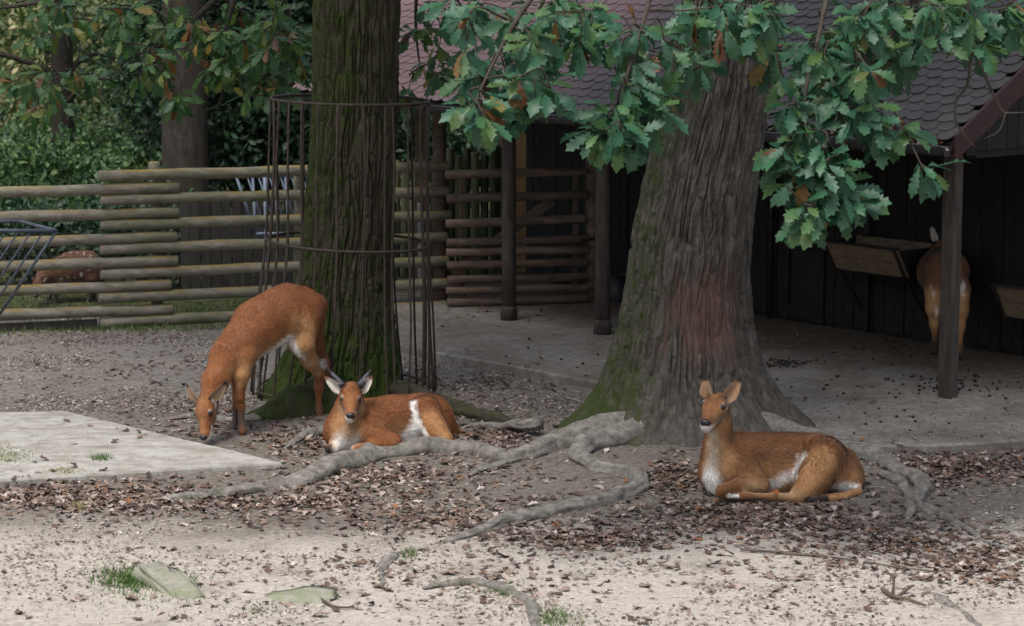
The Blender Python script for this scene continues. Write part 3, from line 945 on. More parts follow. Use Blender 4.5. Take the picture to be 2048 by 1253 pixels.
def trunk_mesh(contour, Yd, zt, lobes, bark, mossf, rubf=None, sides=420, rows=560, fscale=1.0, tilt=0.0):
    """contour rows: photo y, left x, right x at distance Yd"""
    zz, cx, rr_ = [], [], []
    for y, xl, xr in contour:
        a, c = P(xl, y, Yd), P(xr, y, Yd)
        zz.append(a[2]); cx.append((a[0] + c[0]) / 2); rr_.append((c[0] - a[0]) / 2)
    o = np.argsort(zz)
    zz, cx, rr_ = np.array(zz)[o], np.array(cx)[o], np.array(rr_)[o]
    zv = np.concatenate([np.linspace(-.25, 3.4, rows), np.linspace(3.5, zt, 30)])
    c_ = np.interp(zv, zz, cx)
    r_ = np.interp(zv, zz, rr_)
    ker = np.ones(13) / 13
    c_ = np.convolve(np.pad(c_, 6, 'edge'), ker, 'valid'); r_ = np.convolve(np.pad(r_, 6, 'edge'), ker, 'valid')
    hi = zv > zz[-1]
    sl = (cx[-1] - cx[-3]) / (zz[-1] - zz[-3])
    c_[hi] = cx[-1] + (zv[hi] - zz[-1]) * sl * .8
    r_[hi] = rr_[-1] * (1 - .05 * (zv[hi] - zz[-1]))
    th = np.linspace(0, 2 * np.pi, sides, endpoint=False)
    th = th - .45 * np.sin(th - 1.5 * np.pi)
    T, Zg = np.meshgrid(th, zv)
    R = r_[:, None] * np.ones_like(T)
    rmid = np.interp(1.6, zz, rr_)
    flare = np.clip((R - rmid) / rmid, 0, 2)
    lob = np.zeros_like(T)
    for t0, w_, a_ in lobes:
        d = (T - t0 + np.pi) % (2 * np.pi) - np.pi
        lob = np.maximum(lob, a_ * np.exp(-(d / w_) ** 2))
    R = R - (R - rmid) * np.where(R > rmid, (1 - lob) * .42, 0)
    cyl = np.stack([np.cos(T) * rmid, np.sin(T) * rmid, Zg], -1)
    R = R * (1 + .06 * (fbm(cyl * 2.2, 2, 5) - .5))
    wv = fbm(cyl * [3, 3, 2.2], 2, 7) - .5
    q = cyl * [fscale * 26, fscale * 26, fscale * 2.5] + wv[..., None] * np.array([1.7, 1.7, .3])
    n1 = vn(q, 11)
    n3 = vn(cyl * [fscale * 40, fscale * 40, fscale * 5.5] + wv[..., None] * np.array([2.0, 2.0, .4]) + 40, 19)
    fur = np.clip(np.abs(n1 - .5) * 6.5, 0, 1) * (.45 + .55 * np.clip(np.abs(n3 - .5) * 8, 0, 1))
    n2 = vn(cyl * [42 * fscale, 42 * fscale, 9 * fscale], 13)
    crk = np.clip(np.abs(vn(cyl * [14 * fscale, 14 * fscale, 16 * fscale] + wv[..., None] * .8, 17) - .5) * 7, 0, 1)
    dep = bark * (.75 * fur + .16 * n2 + .14 * crk * fur)
    px, py = None, None
    pos0 = np.stack([c_[:, None] + np.cos(T) * R, Yd + np.sin(T) * R, Zg], -1)
    moss = mossf(T, Zg, pos0)
    rub = rubf(T, Zg, pos0) if rubf else np.zeros_like(T)
    dep = dep * (1 - .75 * rub) * np.clip(1.15 - .5 * flare, .45, 1)
    R = R - bark * .8 + dep
    V = np.stack([c_[:, None] + np.cos(T) * R, Yd + np.sin(T) * R, Zg], -1).reshape(-1, 3)
    n = len(zv)
    i, j = np.meshgrid(np.arange(n - 1), np.arange(sides), indexing='ij')
    a = (i * sides + j).ravel(); b = (i * sides + (j + 1) % sides).ravel()
    Q = np.stack([a, b, b + sides, a + sides], 1)
    return V, Q, moss.ravel(), rub.ravel(), (c_[-1], Yd, zt, r_[-1])

def put_trunk(tree, args, mat):
    V, Q, mo, ru, top = args
    me = np_mesh('trunk', V - ORI[tree.name], [Q], fl={'moss': mo, 'rub': ru})
    return put('trunk', me, mat, tree), top
big_oak = thing('oak_tree', 'huge grey oak with flared mossy foot, red rubbed bark patch and spreading surface roots', 'tree', TR)
def moss_r(T, Z, pos):
    side = np.cos(T - math.radians(190))
    return .12 + .42 * sstep(0, 1.0, side) + .20 * sstep(.75, .05, Z) * sstep(.3, .9, side) + .3 * (fbm(pos * [5, 5, 1.6], 3, 21) - .5) - .25 * sstep(.1, -.5, side)
def rub_r(T, Z, pos):
    x, y = project(pos)
    d = np.sqrt(((x - 1415) / 78) ** 2 + ((y - 628) / 98) ** 2)
    front = sstep(.1, .5, -np.sin(T))
    return np.clip(1.15 - d + 1.7 * (fbm(pos * [16, 16, 3], 3, 4) - .5), 0, .8) * front
lob_r = [(math.radians(a), w_, s) for a, w_, s in ((183, .33, 1.0), (232, .30, .8), (268, .22, .5), (305, .26, .75), (350, .36, 1.0), (55, .4, .9), (120, .4, .8))]
cont_r = [(-110, 1378, 1562), (0, 1366, 1556), (150, 1342, 1544), (300, 1300, 1525), (450, 1267, 1507), (560, 1253, 1498), (650, 1238, 1504), (720, 1216, 1522), (780, 1188, 1560),
          (825, 1150, 1612), (855, 1105, 1655), (872, 1070, 1690), (930, 1010, 1760)]
_, top_r = put_trunk(big_oak, trunk_mesh(cont_r, 17.75, 8.5, lob_r, .046, moss_r, rub_r, fscale=1.3), M_BARK_R)
caged_oak = thing('oak_tree', 'dark mossy oak with rough bark standing inside the wire guard', 'tree', TL)
def moss_l(T, Z, pos):
    side = np.cos(T - math.radians(200))
    return .44 + .14 * sstep(-.3, .9, side) + .42 * sstep(.8, .0, Z) + .4 * (fbm(pos * [5, 5, 1.6], 3, 23) - .5)
lob_l = [(math.radians(a), w_, s) for a, w_, s in ((195, .4, 1.0), (240, .3, .7), (290, .3, .6), (345, .4, .9), (60, .4, .8), (125, .4, .8))]
cont_l = [(-110, 629, 801), (0, 628, 800), (200, 625, 796), (400, 612, 789), (520, 603, 782), (600, 595, 785), (650, 586, 792), (700, 567, 799), (750, 540, 808), (785, 508, 824), (800, 488, 838), (860, 440, 890)]
_, top_l = put_trunk(caged_oak, trunk_mesh(cont_l, 19.1, 8.5, lob_l, .050, moss_l, fscale=1.2), M_BARK_L)

def root(tree, pts, rad, mat=None, emb=.35, seed=0, sq=.85, mossy=.25, name='root', rise=0.0):
    """surface root: photo points on the ground, radii in metres"""
    W = []
    for q, (x, y) in enumerate(pts):
        p = GG(x, y)
        W.append(p)
    W = np.array(W)
    n = int(np.sum(np.linalg.norm(np.diff(W, axis=0), axis=1)) / .035) + 6
    C_ = smooth_path(W, n)
    r = np.interp(np.linspace(0, 1, n), np.linspace(0, 1, len(rad)), rad)
    wig = fbm(C_ * 4.5 + seed, 2, seed) - .5
    C_[:, 2] = gz(C_[:, 0], C_[:, 1]) + r * (1 - 2 * emb) + wig * .05
    sl_ = np.concatenate([[0], np.cumsum(np.linalg.norm(np.diff(C_, axis=0), axis=1))])
    C_[:, 2] += rise * np.exp(-(sl_ / .28) ** 1.5)
    r = r * (1 + .35 * (fbm(C_ * 6 + 3, 2, seed + 5) - .5))
    C_[:, 0] += (fbm(C_ * 5 + 9 + seed, 2, seed + 1) - .5) * .09
    V, F = tube(C_, r, 26, .55, 3.0, sq, seed, axial=True)
    up = V[:, 2] - np.interp(0, [0, 1], [0, 1])
    mo = np.clip(mossy + .25 * (fbm(V * 2.5, 2, 3) - .5), 0, 1)
    off = ORI[tree.name] if tree is not None else 0
    me = np_mesh(name, V - off, F, fl={'moss': mo, 'rub': np.zeros(len(V))})
    return put(name, me, mat or M_ROOT, tree)
ROOTS = [
    ([(1270, 872), (1190, 878), (1115, 892), (1060, 912), (1015, 922), (960, 905), (887, 900), (826, 905), (751, 915), (680, 938), (600, 965), (520, 982), (430, 992), (350, 1000), (285, 1006)],
     [.12, .12, .105, .085, .07, .085, .10, .105, .10, .092, .08, .06, .045, .035, .012], .3),
    ([(1035, 922), (985, 938), (935, 954)], [.05, .035, .012], .3),
    ([(1290, 878), (1210, 890), (1168, 902), (1160, 918), (1190, 935), (1238, 950), (1272, 962), (1274, 978), (1240, 996), (1180, 1012), (1110, 1026), (1040, 1042), (980, 1060), (915, 1078), (858, 1090)],
     [.12, .12, .105, .09, .085, .08, .082, .085, .085, .082, .075, .065, .055, .04, .012], .3),
    ([(1470, 868), (1570, 874), (1645, 890), (1705, 912), (1760, 925), (1800, 942), (1832, 965), (1840, 988), (1826, 1014), (1812, 1042)], [.12, .14, .13, .105, .09, .085, .08, .075, .055, .015], .35),
    ([(1690, 925), (1735, 944), (1780, 958), (1812, 985), (1830, 1012), (1870, 1028), (1905, 1042), (1925, 1070)], [.05, .05, .045, .05, .055, .05, .04, .012], .35),
    ([(1900, 1045), (1960, 1078), (2005, 1095), (2060, 1115)], [.03, .028, .022, .015], .35),
    ([(1800, 1172), (1860, 1184), (1905, 1210), (1945, 1240), (1965, 1275)], [.015, .04, .05, .05, .04], .72),
    ([(1085, 872), (1040, 868), (980, 852), (925, 856)], [.07, .06, .05, .015], .35),
]
for q, (pts, rad, emb) in enumerate(ROOTS):
    root(big_oak, pts, [x * (.95 if q == 0 else .78) for x in rad], None, emb + .08, q, mossy=.22 if q != 0 else .32, rise=.08 if q in (0, 2, 3, 7) else 0)
root(big_oak, [(830, 1103), (795, 1108), (772, 1125), (760, 1150), (756, 1172)], [.015, .032, .036, .03, .01], None, .62, 30, mossy=.3)
root(big_oak, [(838, 1180), (880, 1172), (930, 1168), (985, 1172), (1030, 1192), (1062, 1212), (1075, 1240), (1082, 1275)], [.01, .025, .034, .036, .038, .038, .038, .034], None, .64, 31, mossy=.36)
root(caged_oak, [(800, 795), (850, 808), (905, 825), (960, 838), (1020, 850), (1060, 862)], [.11, .08, .07, .06, .045, .012], M_BARK_L, .3, 33, mossy=.45)
root(caged_oak, [(560, 815), (520, 835), (470, 842), (400, 835), (330, 842)], [.10, .07, .05, .035, .012], None, .5, 34, mossy=.3)
root(caged_oak, [(660, 808), (600, 822), (545, 832), (495, 838)], [.22, .20, .16, .05], M_BARK_L, .5, 35, mossy=.62, rise=.05)
root(caged_oak, [(655, 862), (622, 874), (592, 888), (565, 898)], [.05, .045, .04, .012], None, .25, 36, mossy=.2)

# stones in the sand
def stone(px_pts, label, mat, seed, base):
    bm = bmesh.new()
    for p in px_pts:
        bm.verts.new(p)
    bmesh.ops.convex_hull(bm, input=bm.verts)
    bmesh.ops.bevel(bm, geom=list(bm.edges), offset=.018, segments=2, affect='EDGES')
    bmesh.ops.triangulate(bm, faces=bm.faces)
    bmesh.ops.subdivide_edges(bm, edges=bm.edges, cuts=2, use_grid_fill=True)
    V = np.array([v.co for v in bm.verts])
    nn = np.stack([fbm(V * 9 + s * 7, 3, seed + s) - .5 for s in range(3)], 1)
    for v, d in zip(bm.verts, nn):
        v.co += Vector(d * .028)
    bmesh.ops.recalc_face_normals(bm, faces=bm.faces)
    me = bpy.data.meshes.new('stone')
    bm.to_mesh(me); bm.free()
    me.polygons.foreach_set('use_smooth', np.ones(len(me.polygons), bool))
    for v in me.vertices:
        v.co -= Vector(base)
    o = put('stone', me, mat, loc=base)
    ORI[o.name] = np.array(base)
    return tag(o, label, 'stone')
m, N, L, b = new_mat('mossy_stone', .9, .2)
pos = n_pos(N)
c = n_ramp(N, L, n_noise(N, L, 14, 5, .7, pos), [(.3, (.17, .16, .13)), (.7, (.32, .305, .255))])
mk = n_ramp(N, L, n_noise(N, L, 6, 5, .7, pos), [(.42, 0), (.62, .75)])
c = n_mix(N, L, mk, c, (.17, .20, .10))
L.new(c, b.inputs['Base Color'])
n_bump(N, L, b, n_noise(N, L, 40, 5, .7, pos), .6, .015)
M_STONE = m
p0 = GG(310, 1180)
sA, sB = GG(292, 1158), GG(385, 1200)
sx_ = unit((sB - sA) * [1, 1, 0]); sy_ = np.array([-sx_[1], sx_[0], 0])
stone([sA + sy_ * .10 + [0, 0, .11], sA - sy_ * .07 + [0, 0, .085], sB + sy_ * .09 + [0, 0, .015], sB - sy_ * .08 + [0, 0, -.005], sA + sy_ * .12 - sx_ * .16 + [0, 0, -.04], sA - sy_ * .06 - sx_ * .12 + [0, 0, -.04],
       sB + sy_ * .08 + sx_ * .03 + [0, 0, -.08], sB - sy_ * .08 + [0, 0, -.08], (sA + sB) / 2 + sy_ * .12 + [0, 0, .06]],
      'tilted pale stone with green moss sunk in the foreground sand', M_STONE, 3, p0)
p1 = GG(590, 1200)
sc = lambda x, dy, z: np.array([p1[0] + (x - 590) * p1[1] / FPX, p1[1] + dy, z])
stone([sc(495, 0, -.04), sc(520, .12, .01), sc(600, .16, .035), sc(678, .12, .05), sc(684, -.02, .02), sc(640, -.13, -.02), sc(540, -.12, -.02), sc(600, -.02, .035)],
      'low flat grey stone half buried in sand near a curved twig', M_STONE, 8, p1)
# twigs and sticks lying about
M_TWIG = simple_mat('dead_twig', (.06, .048, .038), (.15, .12, .095), 10, .85, .2, .4, 60, obj=False)
def stick(pts, r, label, side=()):
    W = np.array([GG(x, y) for x, y in pts])
    n = 6 * len(pts)
    C_ = smooth_path(W, n)
    C_[:, 2] = gz(C_[:, 0], C_[:, 1]) + r * .8 + .012 * fbm(C_ * 6, 2)
    mb = MB().add(*tube(C_, np.linspace(r, r * .45, n), 8, .2, 12))
    for k, (dx, dy, dz) in side:
        b0 = C_[k]
        b1 = b0 + [dx, dy, dz]
        mb.add(*tube(smooth_path([b0, (b0 + b1) / 2 + [.02, 0, .02], b1], 7), np.linspace(r * .7, r * .3, 7), 6, .2, 12))
    return tag(mb.build('twig', M_TWIG), label, 'twig')
stick([(1765, 1185), (1790, 1200), (1815, 1204), (1850, 1216)], .014, 'forked dark twig with one raised prong on the sand', [(6, (-.02, .05, .12)), (9, (.10, .06, .05))])
stick([(628, 1190), (660, 1214), (695, 1220), (720, 1208)], .009, 'thin curved twig beside the low flat stone')
stick([(1480, 1104), (1590, 1112), (1700, 1124), (1800, 1140), (1900, 1152)], .008, 'long thin straight stick lying across the leaf litter')
stick([(1640, 1050), (1700, 1058), (1790, 1056)], .008, 'short thin stick among leaves in front of the lying doe')
stick([(1850, 1118), (1920, 1120), (1985, 1122)], .007, 'short dark stick in the litter beyond the forked twig')

# ------------------------------------------------------------------ wire guard round the caged oak
cg0 = P(700, 801, 19.1); cg0[2] = 0
cage = thing('tree_guard', 'rusty bent wire tree guard with three hoops round the mossy oak', 'tree guard', cg0)
M_RUST = simple_mat('rusty_wire', (.022, .016, .012), (.06, .042, .03), 20, .7, .35, .4, 80, obj=False)
def zc(py, Y=19.1):
    return P(700, py, Y)[2]
def cagept(th, lev):
    """lev 0 ground, 1 low hoop, 2 waist hoop, 3 top hoop"""
    cx_, rx, z = [(682, 185, .0), (684, 175, zc(772)), (698, 163, zc(484)), (703, 158, zc(200))][lev]
    c_ = P(cx_, 500, 19.1)
    r = rx / (FPX / 19.1)
    jit = [.05, .03, .012, .0][lev]
    rr2 = r * (1 + jit * math.sin(th * 5 + lev * 2.1))
    tilt = [-.0, .0, -.03, -.015][lev] * math.cos(th)
    return np.array([c_[0] + rr2 * math.cos(th), 19.1 + rr2 * math.sin(th), z + tilt])
for lev, r in ((1, .009), (2, .012), (3, .012)):
    th = np.linspace(0, 2 * np.pi, 49)
    MB().add(*tube(np.array([cagept(t, lev) for t in th]), r, 8)).build('hoop', M_RUST, cage)
rr = random.Random(12)
nb = 27
for q in range(nb):
    t = 2 * np.pi * (q + rr.uniform(-.22, .22)) / nb
    if q % 9 == 4: t += .1
    tl = t + rr.uniform(-.10, .10)
    a, b_, c_, d = cagept(tl, 0), cagept(t + (tl - t) * .4, 2), cagept(t, 3), cagept(tl, 1)
    a[2] = float(gz(a[0], a[1])) - .03
    if rr.random() < .25:
        a[:2] += [rr.uniform(-.08, .08), rr.uniform(-.04, .04)]
    k = rr.uniform(-.025, .025)
    pts = smooth_path([a, a * .5 + b_ * .5 + [k, -k * .6, 0], b_ + [k * .5, 0, 0], b_ * .5 + c_ * .5 + [rr.uniform(-.012, .012), 0, 0], c_ + [0, 0, .01]], 20)
    MB().add(*tube(pts, .0088 if q % 5 else .0115, 7)).build('upright_wire', M_RUST, cage)

# ------------------------------------------------------------------ leaves
def leaf_mesh(name, seed, segs, wide=.36, fold=.22, droop=.25, wave=.06, curl=0.0):
    """lobed oak leaf along +X, unit length, blade in XY"""
    r = random.Random(seed)
    if segs == 'full':
        prof = [(0, .012), (.10, .02), (.17, .10), (.24, .075), (.33, .20), (.38, .12), (.50, .30), (.55, .17), (.67, .34), (.73, .20), (.83, .25), (.89, .15), (1.0, .012)]
    else:
        prof = [(0, .012), (.12, .03), (.32, .20), (.38, .12), (.62, .32), (.70, .18), (.85, .22), (1.0, .012)]
    n = len(prof)
    V = []
    for q, (t, w_) in enumerate(prof):
        w_ = w_ / .34 * wide
        zc_ = -droop * t * t + .04 * math.sin(t * 5 + seed)
        V.append((t, 0, zc_))
    for sgn in (1, -1):
        for q, (t, w_) in enumerate(prof):
            w2 = w_ / .34 * wide * r.uniform(.85, 1.15)
            tip = .05 if (q % 2 == 0 and 0 < q < n - 1) else 0
            zc_ = -droop * t * t + .04 * math.sin(t * 5 + seed)
            V.append((t + tip, sgn * w2 * math.cos(curl * w2 * 4), zc_ + w2 * fold + wave * math.sin(q * 2.1 + sgn + seed) * w2 * 2 + curl * w2 * .8))
    Q = []
    for q in range(n - 1):
        Q.append((q, q + 1, n + q + 1, n + q))
        Q.append((q + 1, q, 2 * n + q, 2 * n + q + 1))
    return np.array(V), np.array(Q)
def leaf_mat(name, stops, rough=.42, spec=.5, trans=.25):
    m, N, L, b = new_mat(name, rough, spec)
    at = n_attr(N, 'tint', 'Fac')
    r = n_math(N, L, 'FRACT', n_math(N, L, 'ADD', n_rand(N), at))
    c = n_ramp(N, L, r, stops)
    tc = N.new('ShaderNodeTexCoord').outputs['Object']
    c = n_mix(N, L, .8, c, n_ramp(N, L, n_noise(N, L, 9, 3, .6, n_pos(N)), [(.3, .7), (.7, 1.3)]), 'MULTIPLY')
    L.new(c, b.inputs['Base Color'])
    b.inputs['Transmission Weight'].default_value = 0
    tr = N.new('ShaderNodeBsdfTranslucent')
    L.new(c, tr.inputs['Color'])
    mx = N.new('ShaderNodeMixShader')
    mx.inputs[0].default_value = trans
    L.new(b.outputs[0], mx.inputs[1]); L.new(tr.outputs[0], mx.inputs[2])
    L.new(mx.outputs[0], N['Material Output'].inputs['Surface'])
    return m
M_LEAF = leaf_mat('oak_leaf_green', [(0, (.018, .070, .036)), (.35, (.030, .098, .044)), (.62, (.020, .072, .040)), (.80, (.045, .11, .035)), (.965, (.055, .10, .025)), (.975, (.16, .10, .02)), (.99, (.12, .05, .015)), (1, (.09, .035, .016))], .5, .4, .2)
M_LEAF2 = leaf_mat('oak_leaf_autumn', [(0, (.028, .085, .026)), (.3, (.055, .13, .028)), (.55, (.035, .10, .04)), (.75, (.075, .15, .026)), (.91, (.12, .155, .026)), (.945, (.25, .15, .025)), (.97, (.16, .07, .018)), (1, (.08, .035, .018))], .45, .45, .3)
M_BRANCH = simple_mat('oak_branch', (.028, .023, .018), (.07, .058, .046), 12, .85, .2, .5, 50, obj=False)
LEAVES = [leaf_mesh('leaf', s, 'full', .215 + .025 * (s % 3), .15 + .16 * (s % 2), .15 + .12 * (s % 4)) for s in range(6)]
def leaf_data(mat, nm='leaf'):
    out = []
    for V, Q in LEAVES:
        me = np_mesh(nm, V, [Q], fl={'tint': np.zeros(len(V))})
        me.materials.append(mat)
        out.append(me)
    return out
from mathutils import Matrix
def leaf_matrix(p, d, nrm, s):
    x = unit(d)
    z = np.asarray(nrm, float)
    y = unit(np.cross(z, x)); z = np.cross(x, y)
    M = Matrix.Identity(4)
    for q in range(3):
        M[q][0], M[q][1], M[q][2], M[q][3] = x[q] * s, y[q] * s, z[q] * s, p[q]
    return M, np.stack([x, y, z]) * s
def sprays(tree, regions, branches, mat, seed, size, nobj, per=(5, 8), rad0=.012):
    """regions: (px, py, rx, ry, count, near Y, far Y); branches: list of 3-D limbs already grown (polyline, radii)"""
    R = random.Random(seed)
    nr = np.random.RandomState(seed)
    off = ORI[tree.name]
    br = MB()
    nodes = []
    for pts, rad in branches:
        if nodes:
            ar_ = np.array([n[0] for n in nodes])
            k_ = int(np.argmin(np.linalg.norm(ar_ - pts[0], axis=1)))
            pts = [ar_[k_]] + list(pts[1:])
        C_ = smooth_path(pts, 8 * len(pts))
        br.add(*tube(C_, np.interp(np.linspace(0, 1, len(C_)), np.linspace(0, 1, len(rad)), rad), 10, .15, 6))
        nodes += [(c, i) for i, c in enumerate(C_)]
    net = [n[0] for n in nodes]
    cen = []
    for px, py, rx, ry, n, ya, yb in regions:
        for _ in range(n):
            a = R.uniform(0, 2 * math.pi); q = math.sqrt(R.random())
            cen.append(P(px + rx * q * math.cos(a), py + ry * q * math.sin(a), R.uniform(ya, yb)))
    cen.sort(key=lambda c: -c[2])
    leaves = []
    for c in cen:
        arr = np.array(net)
        dd = np.linalg.norm(arr - c, axis=1) + np.where(arr[:, 2] < c[2] - .05, .6, 0)
        k = int(np.argmin(dd))
        a = arr[k]
        mid = a * .5 + c * .5 + np.array([R.uniform(-.06, .06), R.uniform(-.06, .06), R.uniform(-.02, .08)])
        C_ = smooth_path([a, mid, c], 9)
        ln = np.linalg.norm(c - a)
        br.add(*tube(C_, np.linspace(rad0 * (.55 + .35 * min(1, ln)), rad0 * .28, 9), 6, .12, 9))
        net += [C_[4], C_[6], c]
        out = unit(c - a)
        nl = R.randint(*per)
        ph = R.uniform(0, 6.28)
        s1 = unit(np.cross(out, (0.1, .2, 1))); s2 = np.cross(out, s1)
        for q in range(nl):
            t = ph + 2 * math.pi * q / nl + R.uniform(-.3, .3)
            sp_ = R.uniform(.7, 1.35)
            d = out * R.uniform(.15, .9) + (s1 * math.cos(t) + s2 * math.sin(t)) * sp_
            d = unit(d + np.array([0, -.15, -.32 - .3 * R.random()]))
            nrm = unit(np.array([R.uniform(-.5, .5), R.uniform(-.9, .0), R.uniform(.35, 1.0)]))
            s = size * R.uniform(.72, 1.15)
            p = c + d * s * .10 + out * R.uniform(-.06, .03)
            leaves.append((p, d, nrm, s))
    R.shuffle(leaves)
    leaves.sort(key=lambda l: l[0][1] / l[3] + (0 if -30 < project(l[0])[1] else 100))
    LD = leaf_data(mat)
    st = MB()
    tints = []
    for q, (p, d, nrm, s) in enumerate(leaves):
        M, A = leaf_matrix(p - off, d, nrm, s)
        v = R.randrange(len(LD))
        if q < nobj:
            o = put('leaf', LD[v], None, tree)
            o.matrix_local = M
        else:
            V, Q = LEAVES[v]
            st.add(V @ A + p, Q)
            tints += [R.random()] * len(V)
    br.build('branch', M_BRANCH, tree)
    if st.n:
        me = st.mesh('foliage', off)
        a = me.attributes.new('tint', 'FLOAT', 'POINT')
        a.data.foreach_set('value', np.array(tints, np.float32))
        put('foliage', me, mat, tree, kind='stuff')
    return leaves
def crown_above(tree, c, r, n, mat, seed, size=.34, zmin=4.0):
    """the rest of the crown, over the yard"""
    nr = np.random.RandomState(seed)
    st = MB(); tints = []
    V0, Q0 = leaf_mesh('l', 3, 'low')
    cl = nr.normal(size=(n // 14, 3)); cl = cl / np.linalg.norm(cl, axis=1, keepdims=True) * nr.uniform(.25, 1, (len(cl), 1)) ** .4
    for q in range(n):
        p = np.asarray(c) + (cl[q % len(cl)] * r) + nr.normal(size=3) * .38
        if p[2] < zmin: p[2] = zmin + nr.uniform(0, .8)
        M, A = leaf_matrix(p, nr.normal(size=3), unit(nr.normal(size=3) * .5 + [0, 0, 1]), size * nr.uniform(.7, 1.3))
        st.add(V0 @ A + p, Q0); tints += [nr.rand() * .9] * len(V0)
    me = st.mesh('crown', ORI[tree.name])
    a = me.attributes.new('tint', 'FLOAT', 'POINT')
    a.data.foreach_set('value', np.array(tints, np.float32))
    put('crown', me, mat, tree, kind='stuff')
tp = np.array([top_r[0], top_r[1], 4.6])
limbs = [([tp, P(1300, -330, 15.8), P(1150, -120, 14.2), P(1040, 30, 13.6), P(985, 130, 13.4), P(950, 205, 13.2)], [.10, .038, .019, .012, .009, .006]),
         ([tp - [0, 0, .3], P(1400, -250, 15.6), P(1320, -60, 14.0), P(1270, 100, 13.6), P(1235, 210, 13.4)], [.09, .034, .016, .010, .006]),
         ([tp, P(1640, -300, 15.8), P(1660, -80, 14.2), P(1640, 60, 13.8), P(1610, 200, 13.6), P(1625, 330, 13.5), P(1665, 400, 13.5)], [.10, .038, .019, .013, .011, .009, .005]),
         ([tp, P(1800, -280, 15.5), P(1830, -60, 14.0), P(1800, 40, 13.8), P(1740, 130, 13.6)], [.14, .07, .035, .018, .007]),
         ([P(1800, -280, 15.5), P(1960, -160, 14.2), P(1935, 20, 13.8), P(1962, 130, 13.7), P(2000, 215, 13.7), P(2016, 226, 13.7), P(2060, 225, 13.7)], [.04, .018, .011, .008, .007, .005, .003]),
         ([P(1930, 60, 13.8), P(1937, 160, 13.8), P(1912, 205, 13.8), P(1915, 250, 13.8), P(1950, 296, 13.8)], [.010, .008, .007, .006, .003]),
         ([P(2012, 226, 13.7), P(1998, 262, 13.7), P(1968, 278, 13.7)], [.006, .004, .002])]
reg_r = [(965, 215, 55, 35, 4, 13.0, 13.5), (1000, 120, 85, 55, 6, 13.2, 13.9), (930, 30, 60, 45, 3, 13.4, 14), (1080, 40, 110, 45, 6, 13.3, 14), (1060, 185, 45, 35, 3, 13.2, 13.6),
         (1180, 55, 70, 45, 4, 13.2, 13.9), (1230, 255, 60, 45, 6, 13.2, 13.6), (1290, 215, 45, 50, 4, 13.4, 13.8), (1280, 90, 60, 50, 4, 13.4, 13.9), (1400, 25, 90, 35, 4, 13.3, 14), (1370, 130, 40, 40, 2, 13.6, 14),
         (1520, 50, 90, 45, 5, 13.3, 14), (1600, 130, 70, 50, 5, 13.3, 13.9), (1690, 60, 80, 50, 5, 13.4, 14), (1720, 170, 70, 45, 5, 13.3, 13.8), (1600, 230, 50, 45, 4, 13.4, 13.7),
         (1580, 330, 35, 50, 3, 13.3, 13.6), (1640, 320, 60, 40, 4, 13.3, 13.6), (1670, 395, 60, 30, 4, 13.3, 13.6), (1620, 420, 30, 20, 2, 13.3, 13.5), (1740, 235, 50, 30, 2, 13.4, 13.7),
         (1800, 25, 90, 25, 4, 13.4, 14), (1850, 338, 14, 6, 1, 13.5, 13.6), (1800, 262, 25, 10, 1, 13.5, 13.7), (1960, 85, 45, 30, 2, 13.6, 13.9), (1990, 30, 50, 20, 2, 13.6, 13.9), (1905, 20, 50, 25, 2, 13.6, 13.9), (1850, 70, 50, 35, 2, 13.5, 13.9), (2020, 30, 40, 30, 2, 13.6, 13.9), (1760, 110, 50, 40, 2, 13.5, 13.9)]
sprays(big_oak, [(a, b, c, d, int(e * 2.3 + .5), f, g + (.5 if b < 150 else 0)) for a, b, c, d, e, f, g in reg_r], limbs, M_LEAF, 21, .168, 300, per=(6, 9))
crown_above(big_oak, (2.0, 17.2, 7.6), np.array([5.2, 4.2, 2.6]), 4600, M_LEAF, 5)
tpl = np.array([top_l[0], top_l[1], 4.8])
limbs_l = [([tpl, P(640, -240, 20.6), P(520, -90, 21.6), P(420, 10, 21.8), P(340, 80, 21.8), P(250, 120, 21.8)], [.14, .08, .045, .03, .02, .008]),
           ([P(560, -150, 21.2), P(480, -20, 21.4), P(452, 60, 21.4), P(447, 140, 21.4), P(440, 205, 21.4), P(400, 225, 21.4)], [.05, .03, .018, .013, .01, .005]),
           ([tpl, P(420, -260, 20.4), P(240, -110, 21.0), P(150, -20, 21.2), P(60, 8, 21.4), P(-40, 20, 21.4)], [.12, .07, .04, .025, .018, .012]),
           ([P(540, -60, 21.5), P(575, 20, 21.5), P(560, 90, 21.5), P(520, 130, 21.5), P(470, 150, 21.5)], [.04, .022, .015, .01, .005]),
           ([tpl, P(860, -200, 20.0), P(836, -40, 20.2), P(832, 60, 20.3), P(842, 150, 20.3)], [.09, .035, .018, .012, .005])]
reg_l = [(60, 30, 80, 50, 8, 20.5, 22), (170, 30, 80, 45, 6, 21, 22.5), (270, 60, 80, 50, 8, 21, 22.5), (380, 60, 70, 55, 10, 20.8, 22.5), (480, 60, 60, 60, 12, 20.8, 22), (570, 50, 55, 55, 12, 20.6, 21.8),
         (560, 130, 55, 40, 9, 20.6, 21.8), (460, 130, 50, 35, 6, 20.8, 21.8), (350, 200, 30, 25, 3, 21, 21.6), (130, 170, 70, 40, 6, 21, 22.5), (50, 200, 60, 50, 5, 21, 22), (300, 130, 60, 35, 5, 21, 22),
         (850, 40, 45, 45, 4, 19.6, 20.4), (870, 130, 40, 40, 4, 19.8, 20.4), (815, 180, 12, 12, 1, 19.8, 20.2), (540, 185, 60, 20, 3, 20.8, 21.5)]
sprays(caged_oak, [(a, b, c, d, int(e * 1.6 + .5), f, g) for a, b, c, d, e, f, g in reg_l], limbs_l, M_LEAF2, 22, .17, 300, per=(5, 8))
